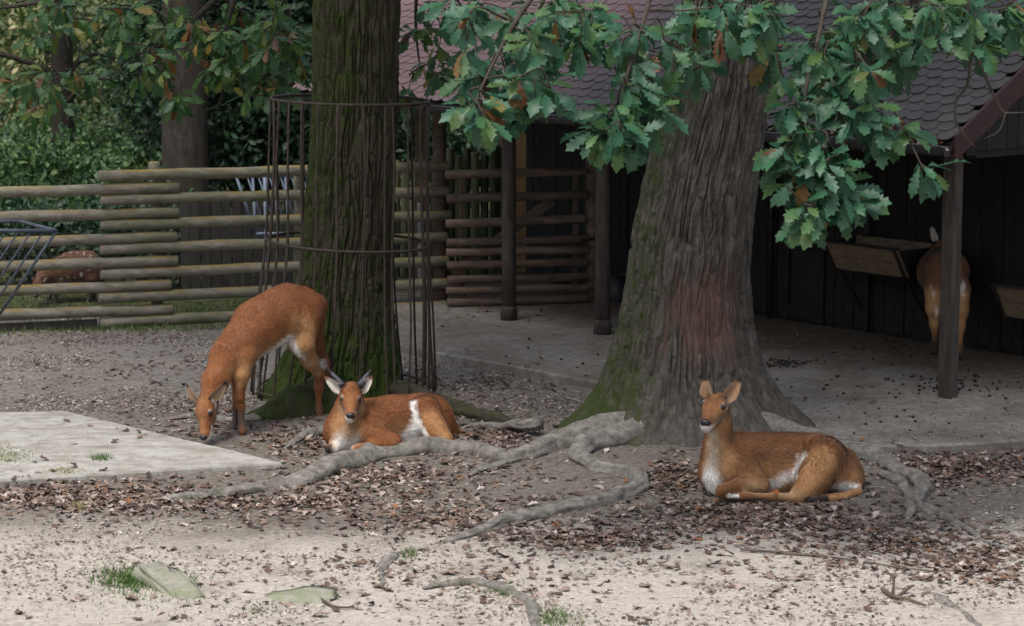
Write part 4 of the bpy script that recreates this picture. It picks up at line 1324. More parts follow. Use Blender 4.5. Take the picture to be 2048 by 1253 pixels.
crown_above(caged_oak, (-2.2, 19.6, 7.6), np.array([4.6, 4.0, 2.4]), 1800, M_LEAF2, 6)

# ------------------------------------------------------------------ trees and shrubs beyond the fence
def foliage_mat(name, a, b2, c3):
    m, N, L, b = new_mat(name, .5, .4)
    c = n_ramp(N, L, n_attr(N, 'tint', 'Fac'), [(0, a), (.55, b2), (1, c3)])
    L.new(c, b.inputs['Base Color'])
    tr = N.new('ShaderNodeBsdfTranslucent'); L.new(c, tr.inputs['Color'])
    mx = N.new('ShaderNodeMixShader'); mx.inputs[0].default_value = .3
    L.new(b.outputs[0], mx.inputs[1]); L.new(tr.outputs[0], mx.inputs[2])
    L.new(mx.outputs[0], N['Material Output'].inputs['Surface'])
    return m
MF_MID = foliage_mat('foliage_mid', (.022, .058, .022), (.05, .105, .034), (.12, .18, .05))
MF_DARK = foliage_mat('foliage_dark', (.012, .032, .016), (.022, .055, .026), (.04, .085, .035))
MF_SUNLIT = foliage_mat('foliage_sunlit', (.07, .12, .045), (.17, .21, .08), (.34, .30, .15))  # bright sunlit look painted into the leaf colour
def shrub_foliage(c, r, n, size, seed, drop=.25):
    nr = np.random.RandomState(seed)
    k = max(12, n // 45)
    u = nr.normal(size=(k, 3)); u /= np.linalg.norm(u, axis=1, keepdims=True)
    u[:, 2] = np.where(u[:, 2] < -.75, -u[:, 2], u[:, 2])
    cc = u * nr.uniform(.35, 1, (k, 1)) ** .5 * r
    csz = nr.uniform(.10, .22, k) * np.mean(r)
    own = nr.randint(0, k, n)
    p = cc[own] + nr.normal(size=(n, 3)) * csz[own][:, None] * [1, 1, .7] + c
    p[:, 2] = np.maximum(p[:, 2], .03)
    d = unit(nr.normal(size=(n, 3)) + [0, -.2, -.5])
    nm = unit(nr.normal(size=(n, 3)) * .7 + [0, -.3, .8])
    y = unit(np.cross(nm, d)); z = np.cross(d, y)
    s = (size * nr.uniform(.6, 1.3, n))[:, None]
    A, B, C_, D_ = p, p + d * s * .5 + y * s * .28 + z * s * .06, p + d * s, p + d * s * .5 - y * s * .28 + z * s * .06
    V = np.stack([A, B, C_, D_], 1).reshape(-1, 3)
    q = np.arange(n) * 4
    T = np.concatenate([np.stack([q, q + 1, q + 2], 1), np.stack([q, q + 2, q + 3], 1)])
    tint = np.clip(nr.uniform(-.1, 1.1, k)[own] * .75 + nr.uniform(-.1, .35, n), 0, 1)
    return V, T, np.repeat(tint, 4)
def bush(name, label, cat, px, base_y, Yd, wx, h, mat, n, seed, size=.16, trunk=None, zc_=None, group=None, dy=None):
    b0 = P(px, base_y, Yd); b0[2] = 0
    t = thing(name, label, cat, b0, group)
    rx = wx / 2
    zc_ = h * .5 if zc_ is None else zc_
    V, T, ti = shrub_foliage(b0 + [0, 0, zc_], np.array([rx, dy or rx * .8, h * .5]), n, size, seed)
    me = np_mesh('crown', V - b0, [T], fl={'tint': ti}, smooth=False)
    put('crown', me, mat, t, kind='stuff')
    R = random.Random(seed)
    if trunk:
        r0, ztop, lean = trunk
        pts = smooth_path([b0 - [0, 0, .1], b0 + [lean * .3, 0, ztop * .35], b0 + [lean, 0, ztop]], 14)
        Vt, F = tube(pts, np.linspace(r0 * 1.25, r0 * .7, 14), 20, .08, 4, 1, seed)
        me = np_mesh('trunk', Vt - b0, F, fl={'moss': np.full(len(Vt), .15), 'rub': np.zeros(len(Vt))})
        put('trunk', me, M_BARK_B, t)
        for q in range(7):
            mb = MB()
            k = R.randint(5, 13)
            a = pts[k]
            e = a + np.array([R.uniform(-1, 1) * rx * .8, R.uniform(-.6, .6) * rx, R.uniform(.1, .8)])
            mb.add(*tube(smooth_path([a, (a + e) / 2 + [0, 0, .15], e], 9), np.linspace(r0 * .3, .012, 9), 7, .15, 5))
            mb.build('branch', M_BRANCH, t)
    else:
        mb = MB()
        for q in range(6):
            e = b0 + np.array([R.uniform(-.7, .7) * rx, R.uniform(-.4, .4) * rx, h * R.uniform(.5, .9)])
            mb.add(*tube(smooth_path([b0 + [R.uniform(-.15, .15), 0, -.05], (b0 + e) / 2 + [0, 0, .1], e], 9), np.linspace(.035, .008, 9), 7, .1, 5))
        mb.build('stem', M_BRANCH, t)
    return t
bush('broadleaf_tree', 'tall grey trunked tree standing behind the log rails', 'tree', 374, 560, 28.0, 6.5, 4.5, MF_MID, 3500, 41, .17, (.235, 9.0, .05), 6.6)
bush('broadleaf_tree', 'slender dark trunked tree with low leafy boughs over the shrubs', 'tree', 128, 540, 31.0, 4.0, 2.6, MF_MID, 5500, 42, .11, (.14, 6.0, .15), 3.9)
bush('broadleaf_tree', 'pale thin trunked tree between the two dark trunks', 'tree', 303, 500, 34.0, 4.5, 3.4, MF_SUNLIT, 7000, 43, .11, (.11, 7.0, .25), 5.2)
bush('shrub', 'bright leafy shrub behind the log rails under the slender tree', 'shrub', 60, 470, 27.5, 3.0, 1.35, MF_MID, 9000, 44, .085)
bush('shrub', 'low green shrub beneath the pale thin trunk', 'shrub', 235, 470, 29.5, 2.0, 1.15, MF_MID, 5000, 45, .085)
bush('shrub', 'wide mid green shrub behind the tall grey trunk', 'shrub', 320, 450, 36.0, 5.0, 1.5, MF_MID, 8000, 46, .11)
bush('low_hedge', 'low dark hedge behind the striped antelope', 'hedge', 130, 590, 25.3, 4.6, .78, MF_DARK, 7000, 53, .09, dy=.35)
bush('evergreen_shrub', 'dense dark evergreen between the tall grey trunk and the caged oak', 'shrub', 500, 430, 29.6, 3.0, 3.6, MF_DARK, 20000, 47, .11)
bush('evergreen_shrub', 'dense dark evergreen behind the caged oak', 'shrub', 680, 430, 30.6, 3.2, 3.8, MF_DARK, 14000, 48, .12)
bush('evergreen_shrub', 'dense dark evergreen showing over the palisade logs', 'shrub', 900, 430, 29.5, 3.4, 3.6, MF_DARK, 16000, 49, .11)
bush('broadleaf_tree', 'far green tree with sunlight painted into its leaves, between the near trunks', 'tree', 235, 330, 38.0, 5.5, 3.0, MF_SUNLIT, 11000, 50, .13, (.12, 4, .1), 1.7)
bush('broadleaf_tree', 'far mid green tree beyond the slender dark trunk', 'tree', 20, 330, 42.0, 7.0, 4.6, MF_MID, 16000, 51, .15, (.16, 5, -.1), 2.9)
bush('broadleaf_tree', 'far dark green tree behind the evergreens', 'tree', 480, 300, 46.0, 8.0, 5.0, MF_DARK, 12000, 52, .24, (.18, 6, .1), 3.2)
mw = MB()
nr = np.random.RandomState(77)
n = 26000
xx = nr.uniform(-16, 10, n); yy = nr.uniform(55, 75, n)
for q in range(1):
    u = nr.normal(size=(n, 3))
    hgt = 4.5 + 1.5 * fbm(np.stack([xx * .4, yy * .2, 0 * xx], 1), 2)
    p = np.stack([xx, yy, nr.uniform(0, 1, n) ** .8 * hgt], 1)
    d = unit(u + [0, 0, -.4]); y_ = unit(np.cross(unit(nr.normal(size=(n, 3)) + [0, -.4, .8]), d))
    s = nr.uniform(.25, .5, n)[:, None]
    V = np.stack([p, p + d * s * .5 + y_ * s * .3, p + d * s, p + d * s * .5 - y_ * s * .3], 1).reshape(-1, 3)
    k = np.arange(n) * 4
    T = np.concatenate([np.stack([k, k + 1, k + 2], 1), np.stack([k, k + 2, k + 3], 1)])
    me = np_mesh('distant_wood', V, [T], fl={'tint': np.repeat(nr.rand(n), 4)}, smooth=False)
    wd = put('distant_wood', me, MF_MID, kind='stuff')
    m2 = 11000                                   # unseen ring of leaf cards round the yard, added to block low skylight
    k2 = 420
    an = nr.uniform(math.radians(16), math.radians(344), k2); ra = nr.uniform(23, 33, k2); hz = nr.uniform(.5, 12.5, k2)
    own = nr.randint(0, k2, m2)
    p = np.stack([np.sin(an[own]) * ra[own], 15 + np.cos(an[own]) * ra[own], hz[own]], 1) + nr.normal(size=(m2, 3)) * 1.1
    p[:, 2] = np.abs(p[:, 2])
    vx, vy = project(p)
    ok = ~((p[:, 1] > 1) & (vx > -150) & (vx < 2200) & (vy > -300))
    p = p[ok]; m2 = len(p)
    d = unit(nr.normal(size=(m2, 3))); y_ = unit(np.cross(unit(nr.normal(size=(m2, 3))), d)); s = nr.uniform(.7, 1.3, m2)[:, None]
    V2 = np.stack([p, p + d * s * .5 + y_ * s * .35, p + d * s, p + d * s * .5 - y_ * s * .35], 1).reshape(-1, 3)
    V = np.vstack([V, V2]); k = np.arange(n + m2) * 4
    T = np.concatenate([np.stack([k, k + 1, k + 2], 1), np.stack([k, k + 2, k + 3], 1)])
    bpy.data.objects.remove(wd, do_unlink=True)
    me = np_mesh('distant_wood', V, [T], fl={'tint': np.concatenate([np.repeat(nr.rand(n), 4), np.zeros(m2 * 4) + .2])}, smooth=False)
    wd = put('distant_wood', me, MF_MID, kind='stuff')
    tag(wd, 'far mass of green woodland closing the view, plus an unseen ring blocking low skylight', 'woodland')
# ------------------------------------------------------------------ fallen leaves and ground cover
m, N, L, b = new_mat('dry_leaf', .7, .3)
L.new(n_mix(N, L, 1.0, n_attr(N, 'col'), n_ramp(N, L, n_noise(N, L, 60, 3, .6, n_pos(N)), [(.3, .75), (.7, 1.2)]), 'MULTIPLY'), b.inputs['Base Color'])
M_DRY = m
DRYC = np.array([(.088, .054, .040), (.138, .092, .069), (.20, .145, .118), (.29, .232, .20), (.05, .033, .027), (.39, .33, .29), (.19, .085, .042)])
DRYL = [leaf_mesh('d', s, 'low', .33, .14 + .2 * (s % 2), .14 - .28 * (s % 2), .16, .3 if s % 3 == 0 else 0) for s in range(6)]
LIT = [(250, 998, 330, 42, 1000), (70, 985, 160, 36, 300), (640, 1005, 230, 35, 350), (760, 960, 220, 40, 420), (900, 1045, 260, 35, 300), (1190, 1080, 200, 26, 420), (1500, 1040, 330, 50, 900), (1800, 1085, 290, 62, 560),
       (1900, 940, 210, 36, 800), (1950, 1130, 200, 60, 300), (1335, 965, 70, 35, 260), (600, 890, 110, 45, 220), (985, 885, 140, 45, 380), (440, 850, 200, 50, 180), (250, 745, 320, 70, 150), (980, 770, 220, 40, 170),
       (1024, 1150, 1024, 100, 230), (1024, 1000, 1024, 220, 420), (1000, 640, 180, 20, 80), (1720, 800, 330, 90, 50), (300, 880, 280, 60, 45)]
def blocked(p, x, y):
    if math.hypot(p[0] - TR[0], (p[1] - TR[1])) < .72 or math.hypot(p[0] - TL[0], p[1] - TL[1]) < .42:
        return True
    return False
def in_poly(x, y, poly):
    r = False
    n = len(poly)
    for i in range(n):
        x1, y1 = poly[i][0], poly[i][1]; x2, y2 = poly[i - 1][0], poly[i - 1][1]
        if (y1 > y) != (y2 > y) and x < (x2 - x1) * (y - y1) / (y2 - y1) + x1:
            r = not r
    return r
R = random.Random(31)
lit = MB(); nsl = 0
for cx_, cy_, rx, ry, n in LIT:
    for _ in range(int(n * 1.35)):
        a = R.uniform(0, 2 * math.pi); q = min(1.5, abs(R.gauss(0, .62)) ** .8)
        x, y = cx_ + rx * q * math.cos(a), cy_ + ry * q * math.sin(a)
        if y > 1275 or y < 560: continue
        p = G(x, y)
        if blocked(p, x, y): continue
        z = float(gz(p[0], p[1]))
        if in_poly(p[0], p[1], sl):
            if R.random() > .16: continue
            z = SZ
        elif in_poly(p[0], p[1], ap):
            if R.random() > .25: continue
            z = AZ
        V, Q = DRYL[R.randrange(6)]
        t = R.uniform(0, 6.28)
        s = R.uniform(.034, .082)
        d = np.array([math.cos(t), math.sin(t), R.uniform(-.1, .2)])
        nm = unit(np.array([R.uniform(-.34, .34), R.uniform(-.34, .34), 1.0 if R.random() < .8 else -1.0]))
        M, A = leaf_matrix(p, d, nm, s)
        Vw = V @ A
        Vw = Vw - [0, 0, Vw[:, 2].min()] + [p[0], p[1], z - .003 + R.uniform(0, .008)]
        c = DRYC[R.choices(range(7), (5, 5.5, 5, 2.6, 3.5, 1.0, .5))[0]] * R.uniform(.8, 1.2)
        lit.add(Vw, Q, c)
tag(lit.build('leaf_litter', M_DRY, None, kind='stuff', color=True), 'brown and mauve fallen oak leaves carpeting the yard', 'leaves')
# crumbs of leaf, bark and soil
nr = np.random.RandomState(5)
n = 21000
px = nr.uniform(-20, 2070, n); py = 640 + 630 * nr.rand(n) ** .8
n2 = 15000
far_ = nr.rand(n2) < .6
px = np.concatenate([px, np.where(far_, nr.uniform(-20, 520, n2), nr.uniform(790, 1230, n2))]); py = np.concatenate([py, np.where(far_, nr.uniform(662, 830, n2), nr.uniform(715, 880, n2))])
d_ = np.stack([(px - 1024) / FPX, cp + (626.5 - py) / FPX * sp, -sp + (626.5 - py) / FPX * cp], 1)
pw_ = d_ * (-HCAM / d_[:, 2])[:, None] + [0, 0, HCAM]
keep = fbm(pw_ * 1.6, 3, 8) > .38 + .22 * nr.rand(len(pw_))
pw_ = pw_[keep]
keep = np.array([not (in_poly(p[0], p[1], sl)) and not blocked(p, 0, 0) for p in pw_])
pw_ = pw_[keep]; n = len(pw_)
zb = gz(pw_[:, 0], pw_[:, 1])
inap = np.array([in_poly(p[0], p[1], ap) for p in pw_])
zb = np.where(inap, AZ, zb)
sz = nr.uniform(.005, .019, n) * np.where(inap, .6, 1)
th = nr.uniform(0, 6.28, n)
e1 = np.stack([np.cos(th), np.sin(th), nr.uniform(-.3, .3, n)], 1) * sz[:, None]
e2 = np.stack([-np.sin(th), np.cos(th), nr.uniform(-.3, .3, n)], 1) * sz[:, None] * nr.uniform(.3, .8, n)[:, None]
c0 = np.stack([pw_[:, 0], pw_[:, 1], zb + .006], 1)
V = np.stack([c0 - e1, c0 - e2, c0 + e1, c0 + e2 + [0, 0, .006]], 1).reshape(-1, 3)
k = np.arange(n) * 4
cc = DRYC[nr.randint(0, 6, n)] * nr.uniform(.6, 1.2, n)[:, None]
cc = np.where((nr.rand(n) < .4)[:, None], np.array([.33, .29, .25]) * nr.uniform(.7, 1.3, n)[:, None], cc)
put('leaf_crumbs', np_mesh('leaf_crumbs', V, [np.stack([k, k + 1, k + 2, k + 3], 1)], np.repeat(cc, 4, 0), smooth=False), M_DRY, kind='stuff')
tag(bpy.data.objects['leaf_crumbs'], 'tiny leaf and bark crumbs strewn over the sand', 'debris')
# single leaves on the open sand
FM = []
for s in range(6):
    V, Q = DRYL[s]
    for k in (0, 2, 3):
        me = np_mesh('fallen_leaf', V - [.5, 0, V[:, 2].min()], [Q], np.tile(DRYC[k], (len(V), 1)))
        me.materials.append(M_DRY)
        FM.append(me)
for q in range(70):
    x, y = R.uniform(20, 2030), R.uniform(1110, 1245)
    p = GG(x, y)
    o = put('fallen_leaf', R.choice(FM), None, loc=p, rot=(R.uniform(-.2, .2), R.uniform(-.2, .2), R.uniform(0, 6.28)))
    o.scale = [R.uniform(.06, .11)] * 3
    tag(o, 'single curled brown oak leaf lying on the pale foreground sand', 'leaf', 'single leaves on the sand')
V, Q = DRYL[1]
me = np_mesh('fallen_leaf', V - [.5, 0, 0], [Q], np.tile((.42, .14, .035), (len(V), 1)))
me.materials.append(M_DRY)
p = P(1549, 984, 15.36)
o = put('fallen_leaf', me, None, loc=p, rot=(1.2, .3, .9)); o.scale = [.075] * 3
tag(o, 'orange leaf leaning upright against the belly of the lying doe', 'leaf')
# dung pellets
M_DUNG = simple_mat('dung', (.012, .010, .008), (.035, .028, .022), 20, .6, .3)
mb = MB()
for cx_, cy_, rx, ry, n in ((1575, 728, 45, 8, 90), (1930, 770, 130, 22, 80), (1700, 800, 300, 80, 40), (1100, 700, 250, 40, 12), (1800, 700, 150, 20, 30)):
    for _ in range(n):
        x, y = R.gauss(cx_, rx * .5), R.gauss(cy_, ry * .5)
        p = G(x, y, AZ)
        if not in_poly(p[0], p[1], ap) or blocked(p, x, y): continue
        r = R.uniform(.006, .012)
        mb.add(*ball(p + [0, 0, r * .7], (r * 1.3, r, r * .9), None, 6, 5))
tag(mb.build('dung_pellets', M_DUNG, None, kind='stuff'), 'dark dung pellets scattered over the shed apron', 'droppings')
# grass tufts
m, N, L, b = new_mat('grass_blade', .6, .3)
L.new(n_attr(N, 'col'), b.inputs['Base Color'])
M_GRASS = m
gv, gc = [], []
def tuft(x, y, n, h, cols, spread, z=None, flat=0.0):
    for _ in range(n):
        p = G(x + R.gauss(0, spread[0]), y + R.gauss(0, spread[1]), z or 0.0)
        if z is None: p[2] = float(gz(p[0], p[1]))
        t = R.uniform(0, 6.28); hh = h * R.uniform(.5, 1.2)
        w_ = np.array([math.cos(t), math.sin(t), 0]) * .0035
        lean = np.array([R.gauss(0, .5 + flat), R.gauss(0, .5 + flat), 0]) * hh
        gv.append(np.stack([p - w_, p + w_, p + lean + [0, 0, hh * (1 - flat * .7)]]))
        c = np.array(R.choice(cols)) * R.uniform(.7, 1.3)
        gc.append(np.tile(c, (3, 1)))
GREEN = [(.06, .12, .025), (.09, .145, .03), (.05, .10, .025)]
STRAW = [(.30, .24, .11), (.22, .19, .08), (.16, .17, .06)]
tuft(262, 1162, 1300, .032, GREEN, (32, 11)); tuft(300, 1195, 260, .02, GREEN, (60, 22)); tuft(375, 1165, 120, .03, GREEN, (14, 10))
tuft(820, 1112, 120, .03, GREEN, (12, 6)); tuft(1110, 1238, 260, .035, GREEN, (26, 10)); tuft(1000, 1186, 110, .03, GREEN, (30, 8)); tuft(520, 1228, 60, .03, GREEN, (25, 8)); tuft(120, 1200, 120, .015, GREEN, (120, 40))
tuft(200, 917, 140, .03, GREEN, (12, 3), SZ); tuft(130, 942, 170, .025, STRAW, (17, 4), SZ, .6); tuft(15, 910, 260, .03, STRAW + GREEN, (25, 9), SZ, .5); tuft(160, 1014, 150, .03, STRAW, (14, 5)); tuft(60, 898, 200, .02, STRAW, (80, 22), SZ, .8)
for x in range(-20, 560, 14):
    tuft(x, 664 - x * .028 + R.uniform(-3, 4), 45, .05, GREEN + STRAW[2:], (9, 3))
for _ in range(220):
    x, y = R.uniform(-30, 620), R.uniform(585, 648)
    tuft(x, y - 8, 22, .05, GREEN + STRAW[2:], (10, 3))
tuft(870, 640, 60, .03, GREEN, (30, 4), AZ)
V = np.concatenate(gv)
k = np.arange(len(gv)) * 3
go = put('grass', np_mesh('grass', V, [np.stack([k, k + 1, k + 2], 1)], np.concatenate(gc), smooth=False), M_GRASS, kind='stuff')
tag(go, 'thin green and straw coloured grass in the sand, on the slab and along the fence', 'grass')
# leaves lying in the gutter
lit = MB()
for _ in range(260):
    u = R.uniform(UE - 2.2, UR - .05) if R.random() < .75 else R.uniform(UL, UR)
    p = S(u, EV - .075 + R.uniform(-.05, .07), EZ - .03 + R.uniform(-.02, .05))
    V, Q = DRYL[R.randrange(6)]
    M, A = leaf_matrix(p, (R.gauss(0, 1), R.gauss(0, 1), R.uniform(-.3, .3)), (R.gauss(0, .4), R.gauss(0, .4), 1), R.uniform(.05, .09))
    lit.add(V @ A + p, Q, DRYC[R.randrange(7)] * R.uniform(.8, 1.3))
tag(lit.build('gutter_leaves', M_DRY, None, kind='stuff', color=True), 'dry brown leaves piled in the shed gutter', 'leaves')

# ------------------------------------------------------------------ antelopes
m, N, L, b = new_mat('coat', .75, .2)
c = n_mix(N, L, .8, n_attr(N, 'col'), n_ramp(N, L, n_noise(N, L, 90, 3, .6, n_pos(N)), [(.3, .75), (.7, 1.2)]), 'MULTIPLY')
L.new(c, b.inputs['Base Color'])
b.inputs['Sheen Weight'].default_value = .15
M_COAT = m
m, N, L, b = new_mat('fur', .6, .25)
L.new(n_attr(N, 'col'), b.inputs['Base Color'])
M_FUR = m
M_EYE = simple_mat('eye', (.006, .005, .006), (.012, .010, .012), 5, .08, .6, 0)
M_NOSE = simple_mat('wet_nose', (.010, .010, .012), (.02, .02, .023), 30, .25, .5, .3, 120)
M_HOOF = simple_mat('hoof', (.02, .017, .015), (.045, .04, .036), 20, .5, .4)
M_HORN = simple_mat('horn', (.028, .028, .033), (.07, .07, .08), 20, .5, .4, .3, 60)
RUF, SIDE, WHT, DRK, GRY, DUN = (.20, .072, .024), (.40, .205, .088), (.80, .77, .72), (.022, .017, .015), (.085, .065, .052), (.31, .19, .10)
def paint(X, base, strokes, seed=0):
    c = np.tile(np.asarray(base, float), (len(X), 1))
    wv = (fbm(X * 28, 2, seed) - .5) * .035
    for col, a, b_, ra, rb, soft in strokes:
        d = cap_d(X, np.asarray(a), np.asarray(b_), ra, rb) + wv
        w_ = sstep(soft, -soft, d)[:, None]
        c = c * (1 - w_) + np.asarray(col) * w_
    return c
def ear_mesh(base, tip, face, width, cin, cout, ctip):
    base, tip = np.asarray(base, float), np.asarray(tip, float)
    x = unit(tip - base); ln = np.linalg.norm(tip - base)
    z = np.asarray(face, float); y = unit(np.cross(z, x)); z = np.cross(x, y)
    us = np.linspace(0, 1, 9); vs_ = np.linspace(-1, 1, 7)
    lay, cols = [], []
    for k in (0, 1):
        for u in us:
            w_ = width * min(1, .55 + u * 1.6) * (1 - u) ** .55 * .62 + .001
            for v in vs_:
                cup = (v * v) * w_ * .75 * (1 - u * .5)
                lay.append(base + x * ln * u + y * w_ * v + z * (cup - .004 * (1 - k) - .002 + .01 * math.sin(u * 3)))
                c = np.array(cin if k else cout) * (1 if k == 0 else (1 - .25 * abs(v) * u))
                if k and abs(v) < .3: c = c * .75
                if u > .85: c = np.array(ctip)
                cols.append(c)
    V = np.array(lay); n = 63
    Q = []
    for k in (0, 1):
        for i in range(8):
            for j in range(6):
                a = k * n + i * 7 + j
                f = [a, a + 1, a + 8, a + 7]
                Q.append(f if k else f[::-1])
    for i in range(8):
        for j in (0, 6):
            a = i * 7 + j
            Q.append([a, a + 7, a + 7 + n, a + n])
    return V, np.array(Q), np.array(cols)
def antelope(label, base, chains, strokes, coat, ears=(), eyes=(), nose=None, horns=(), hooves=(), h=.0075, nf=22000, fl=.023, seed=0, fur_skip=None, name='antelope', furw=.0028):
    t = thing(name, label, 'antelope', base)
    off = ORI[t.name]
    prims = []
    for k, ch in chains:
        for q in range(len(ch) - 1):
            (a, ra), (b_, rb) = ch[q], ch[q + 1]
            prims.append((np.asarray(a, float), ra, np.asarray(b_, float), rb, k))
    V, Q = solid(prims, h)
    # relax the net a little
    e = np.concatenate([Q[:, [0, 1]], Q[:, [1, 2]], Q[:, [2, 3]], Q[:, [3, 0]]])
    for _ in range(2):
        s = np.zeros_like(V); c = np.zeros(len(V))
        np.add.at(s, e[:, 0], V[e[:, 1]]); np.add.at(c, e[:, 0], 1)
        np.add.at(s, e[:, 1], V[e[:, 0]]); np.add.at(c, e[:, 1], 1)
        V = V * .5 + .5 * s / c[:, None]
    cols = paint(V, coat, strokes, seed)
    body = put('body', np_mesh('body', V - off, [Q], cols), M_COAT, t)
    # coat of short hairs lying along the body
    nr = np.random.RandomState(seed + 1)
    A, B, C_, D_ = V[Q[:, 0]], V[Q[:, 1]], V[Q[:, 2]], V[Q[:, 3]]
    nrm = np.cross(C_ - A, D_ - B)
    ar = np.linalg.norm(nrm, axis=1)
    nrm = nrm / (ar[:, None] + 1e-12)
    pick = nr.choice(len(Q), nf, p=ar / ar.sum())
    u, v = nr.rand(nf, 1), nr.rand(nf, 1)
    p = (A[pick] * (1 - u) + B[pick] * u) * (1 - v) + (D_[pick] * (1 - u) + C_[pick] * u) * v
    n_ = nrm[pick]
    best = np.full(nf, 9.0); flow = np.zeros((nf, 3)); rad = np.zeros(nf)
    for a, ra, b_, rb, k in prims:
        d = cap_d(p, a, b_, ra, rb)
        mm = d < best
        best[mm] = d[mm]; flow[mm] = unit(b_ - a + 1e-6); rad[mm] = (ra + rb) / 2
    flow = flow + [0, 0, -.35] + nr.normal(size=(nf, 3)) * .22
    flow = unit(flow - n_ * (flow * n_).sum(1, keepdims=True))
    ln = fl * nr.uniform(.5, 1.15, nf) * np.clip(rad / .12, .22, 1.0)
    side = unit(np.cross(n_, flow)) * furw
    hc = paint(p, coat, strokes, seed) * nr.uniform(.6, 1.35, (nf, 1)) * (.65 + .7 * fbm(p * 14, 2, seed + 2))[:, None]
    tipv = p + flow * ln[:, None] + n_ * (ln * nr.uniform(.15, .5, nf))[:, None]
    Vh = np.stack([p - side, p + side, tipv], 1).reshape(-1, 3)
    k = np.arange(nf) * 3
    put('fur', np_mesh('fur', Vh - off, [np.stack([k, k + 1, k + 2], 1)], np.repeat(hc, 3, 0), smooth=False), M_FUR, t, kind='stuff')
    for args in ears:
        Ve, Qe, Ce = ear_mesh(*args)
        put('ear', np_mesh('ear', Ve - off, [Qe], Ce), M_COAT, t)
    for c, r, d in eyes:
        MB().add(*ball(np.asarray(c), r, None, 16, 10)).build('eye', M_EYE, t)
    if nose is not None:
        c, r, ax = nose
        MB().add(*ball(c, r, ax, 14, 9)).build('nose', M_NOSE, t)
    for pts, r0 in horns:
        C2 = smooth_path(pts, 46)
        s = np.linspace(0, 1, 46)
        rr2 = r0 * (1 - .72 * s ** 1.3) * (1 + .13 * np.sin(s * 2 * math.pi * 11) * (s < .72))
        MB().add(*tube(C2, rr2, 12)).build('horn', M_HORN, t)
    for c, d in hooves:
        c = np.asarray(c, float); d = unit(d)
        for sg in (-1, 1):
            s_ = unit(np.cross(d, (0, 0, 1))) * .012 * sg
            MB().add(*tube([c + s_ + [0, 0, .055] - d * .004, c + s_ + [0, 0, .02] + d * .008, c + s_ + [0, 0, 0] + d * .016], [.012, .017, .019], 8)).build('hoof', M_HOOF, t)
    return t
J = P
def head(poll, nose, up, mz=1.0, ear_len=.155, k=.030, ears=None, inner=(.42, .33, .26), outer=(.28, .12, .045), tipc=DRK, scale=1.0, doe=True):
    """chains, paint strokes, ears, eyes and nose of a head laid out along poll -> nose"""
    poll, nose = np.asarray(poll, float), np.asarray(nose, float)
    f = unit(nose - poll)
    l_ = unit(np.cross(np.asarray(up, float), f)); u = np.cross(f, l_)
    s = np.linalg.norm(nose - poll) / .30
    at = lambda a, b_, c: poll + (f * a + l_ * b_ + u * c) * s
    chains = [(k, [(at(-.02, 0, -.01), .062 * s), (at(.05, 0, .0), .068 * s), (at(.11, 0, .0), .061 * s), (at(.19, 0, -.010), .050 * s * mz), (at(.262, 0, -.018), .040 * s * mz), (at(.282, 0, -.022), .034 * s * mz)]),
              (k, [(at(.04, 0, -.06), .050 * s), (at(.12, 0, -.058), .042 * s), (at(.20, 0, -.054), .036 * s * mz), (at(.268, 0, -.054), .029 * s * mz)]),
              (.02, [(at(.085, .045, .028), .026 * s), (at(.115, .047, .022), .024 * s)]), (.02, [(at(.085, -.045, .028), .026 * s), (at(.115, -.047, .022), .024 * s)]),
              (.02, [(at(.255, .016, -.026), .024 * s), (at(.268, .014, -.026), .022 * s)]), (.02, [(at(.255, -.016, -.026), .024 * s), (at(.268, -.014, -.026), .022 * s)])]
    flat = [(a, ra, b_, rb) for kk, c in chains for (a, ra), (b_, rb) in zip(c[:-1], c[1:])]
    def surf(p, d):
        d = unit(d); t = 0.0
        for _ in range(60):
            q = (p + d * t)[None]
            if min(float(cap_d(q, a, b_, ra, rb)[0]) for a, ra, b_, rb in flat) > 0: break
            t += .002
        return p + d * t
    eyes, st_ = [], []
    for sg in (1, -1):
        p = surf(at(.105, .02 * sg, .012), l_ * sg * .86 + u * .42 + f * .25)
        d = unit(l_ * sg * .86 + u * .42 + f * .25)
        eyes.append((p - d * .0075 * s, .0185 * s, None))
        st_.append(((.48, .39, .31), p + u * .015 * s - f * .004, p - f * .022 * s + u * .004 * s, .010 * s, .010 * s, .006))
        st_.append((DRK, p + f * .022 * s - u * .008 * s, p, .006 * s, .014 * s, .005))
        st_.append((DUN, at(.16, .05 * sg, -.04), at(.09, .06 * sg, -.05), .03 * s, .035 * s, .03))
        st_.append((WHT, at(.285, .026 * sg, -.040), at(.215, .048 * sg, -.046), .024 * s, .018 * s, .009))
    st_ += [(WHT, at(.312, 0, -.050), at(.285, 0, -.062), .034 * s, .034 * s, .010), (WHT, at(.295, 0, -.068), at(.20, 0, -.09), .030 * s, .026 * s, .012), ((.26, .115, .045), at(.02, 0, .06), at(.25, 0, .03), .035 * s, .02 * s, .03)]
    for sg in (1, -1):
        st_.append((WHT, at(.015, .062 * sg, .012), at(.05, .068 * sg, -.012), .018 * s, .010 * s, .010))
    er = []
    for sg, tipv in zip((1, -1), ears or (None, None)):
        b0 = at(.005, .052 * sg, .030)
        tv = tipv if tipv is not None else b0 + unit(l_ * sg * .75 + u * .6 - f * .45) * ear_len * s
        er.append((b0, tv, unit(f * .8 + l_ * sg * .35 + np.array([0, -.5, .1])), .088 * s, inner, outer, tipc))
    pn = surf(at(.2, 0, -.012), unit(f + u * .12))
    ns = (pn - f * .010 * s, np.array([.034, .024, .022]) * s, np.stack([l_, u, f]))
    return chains, st_, er, eyes, ns
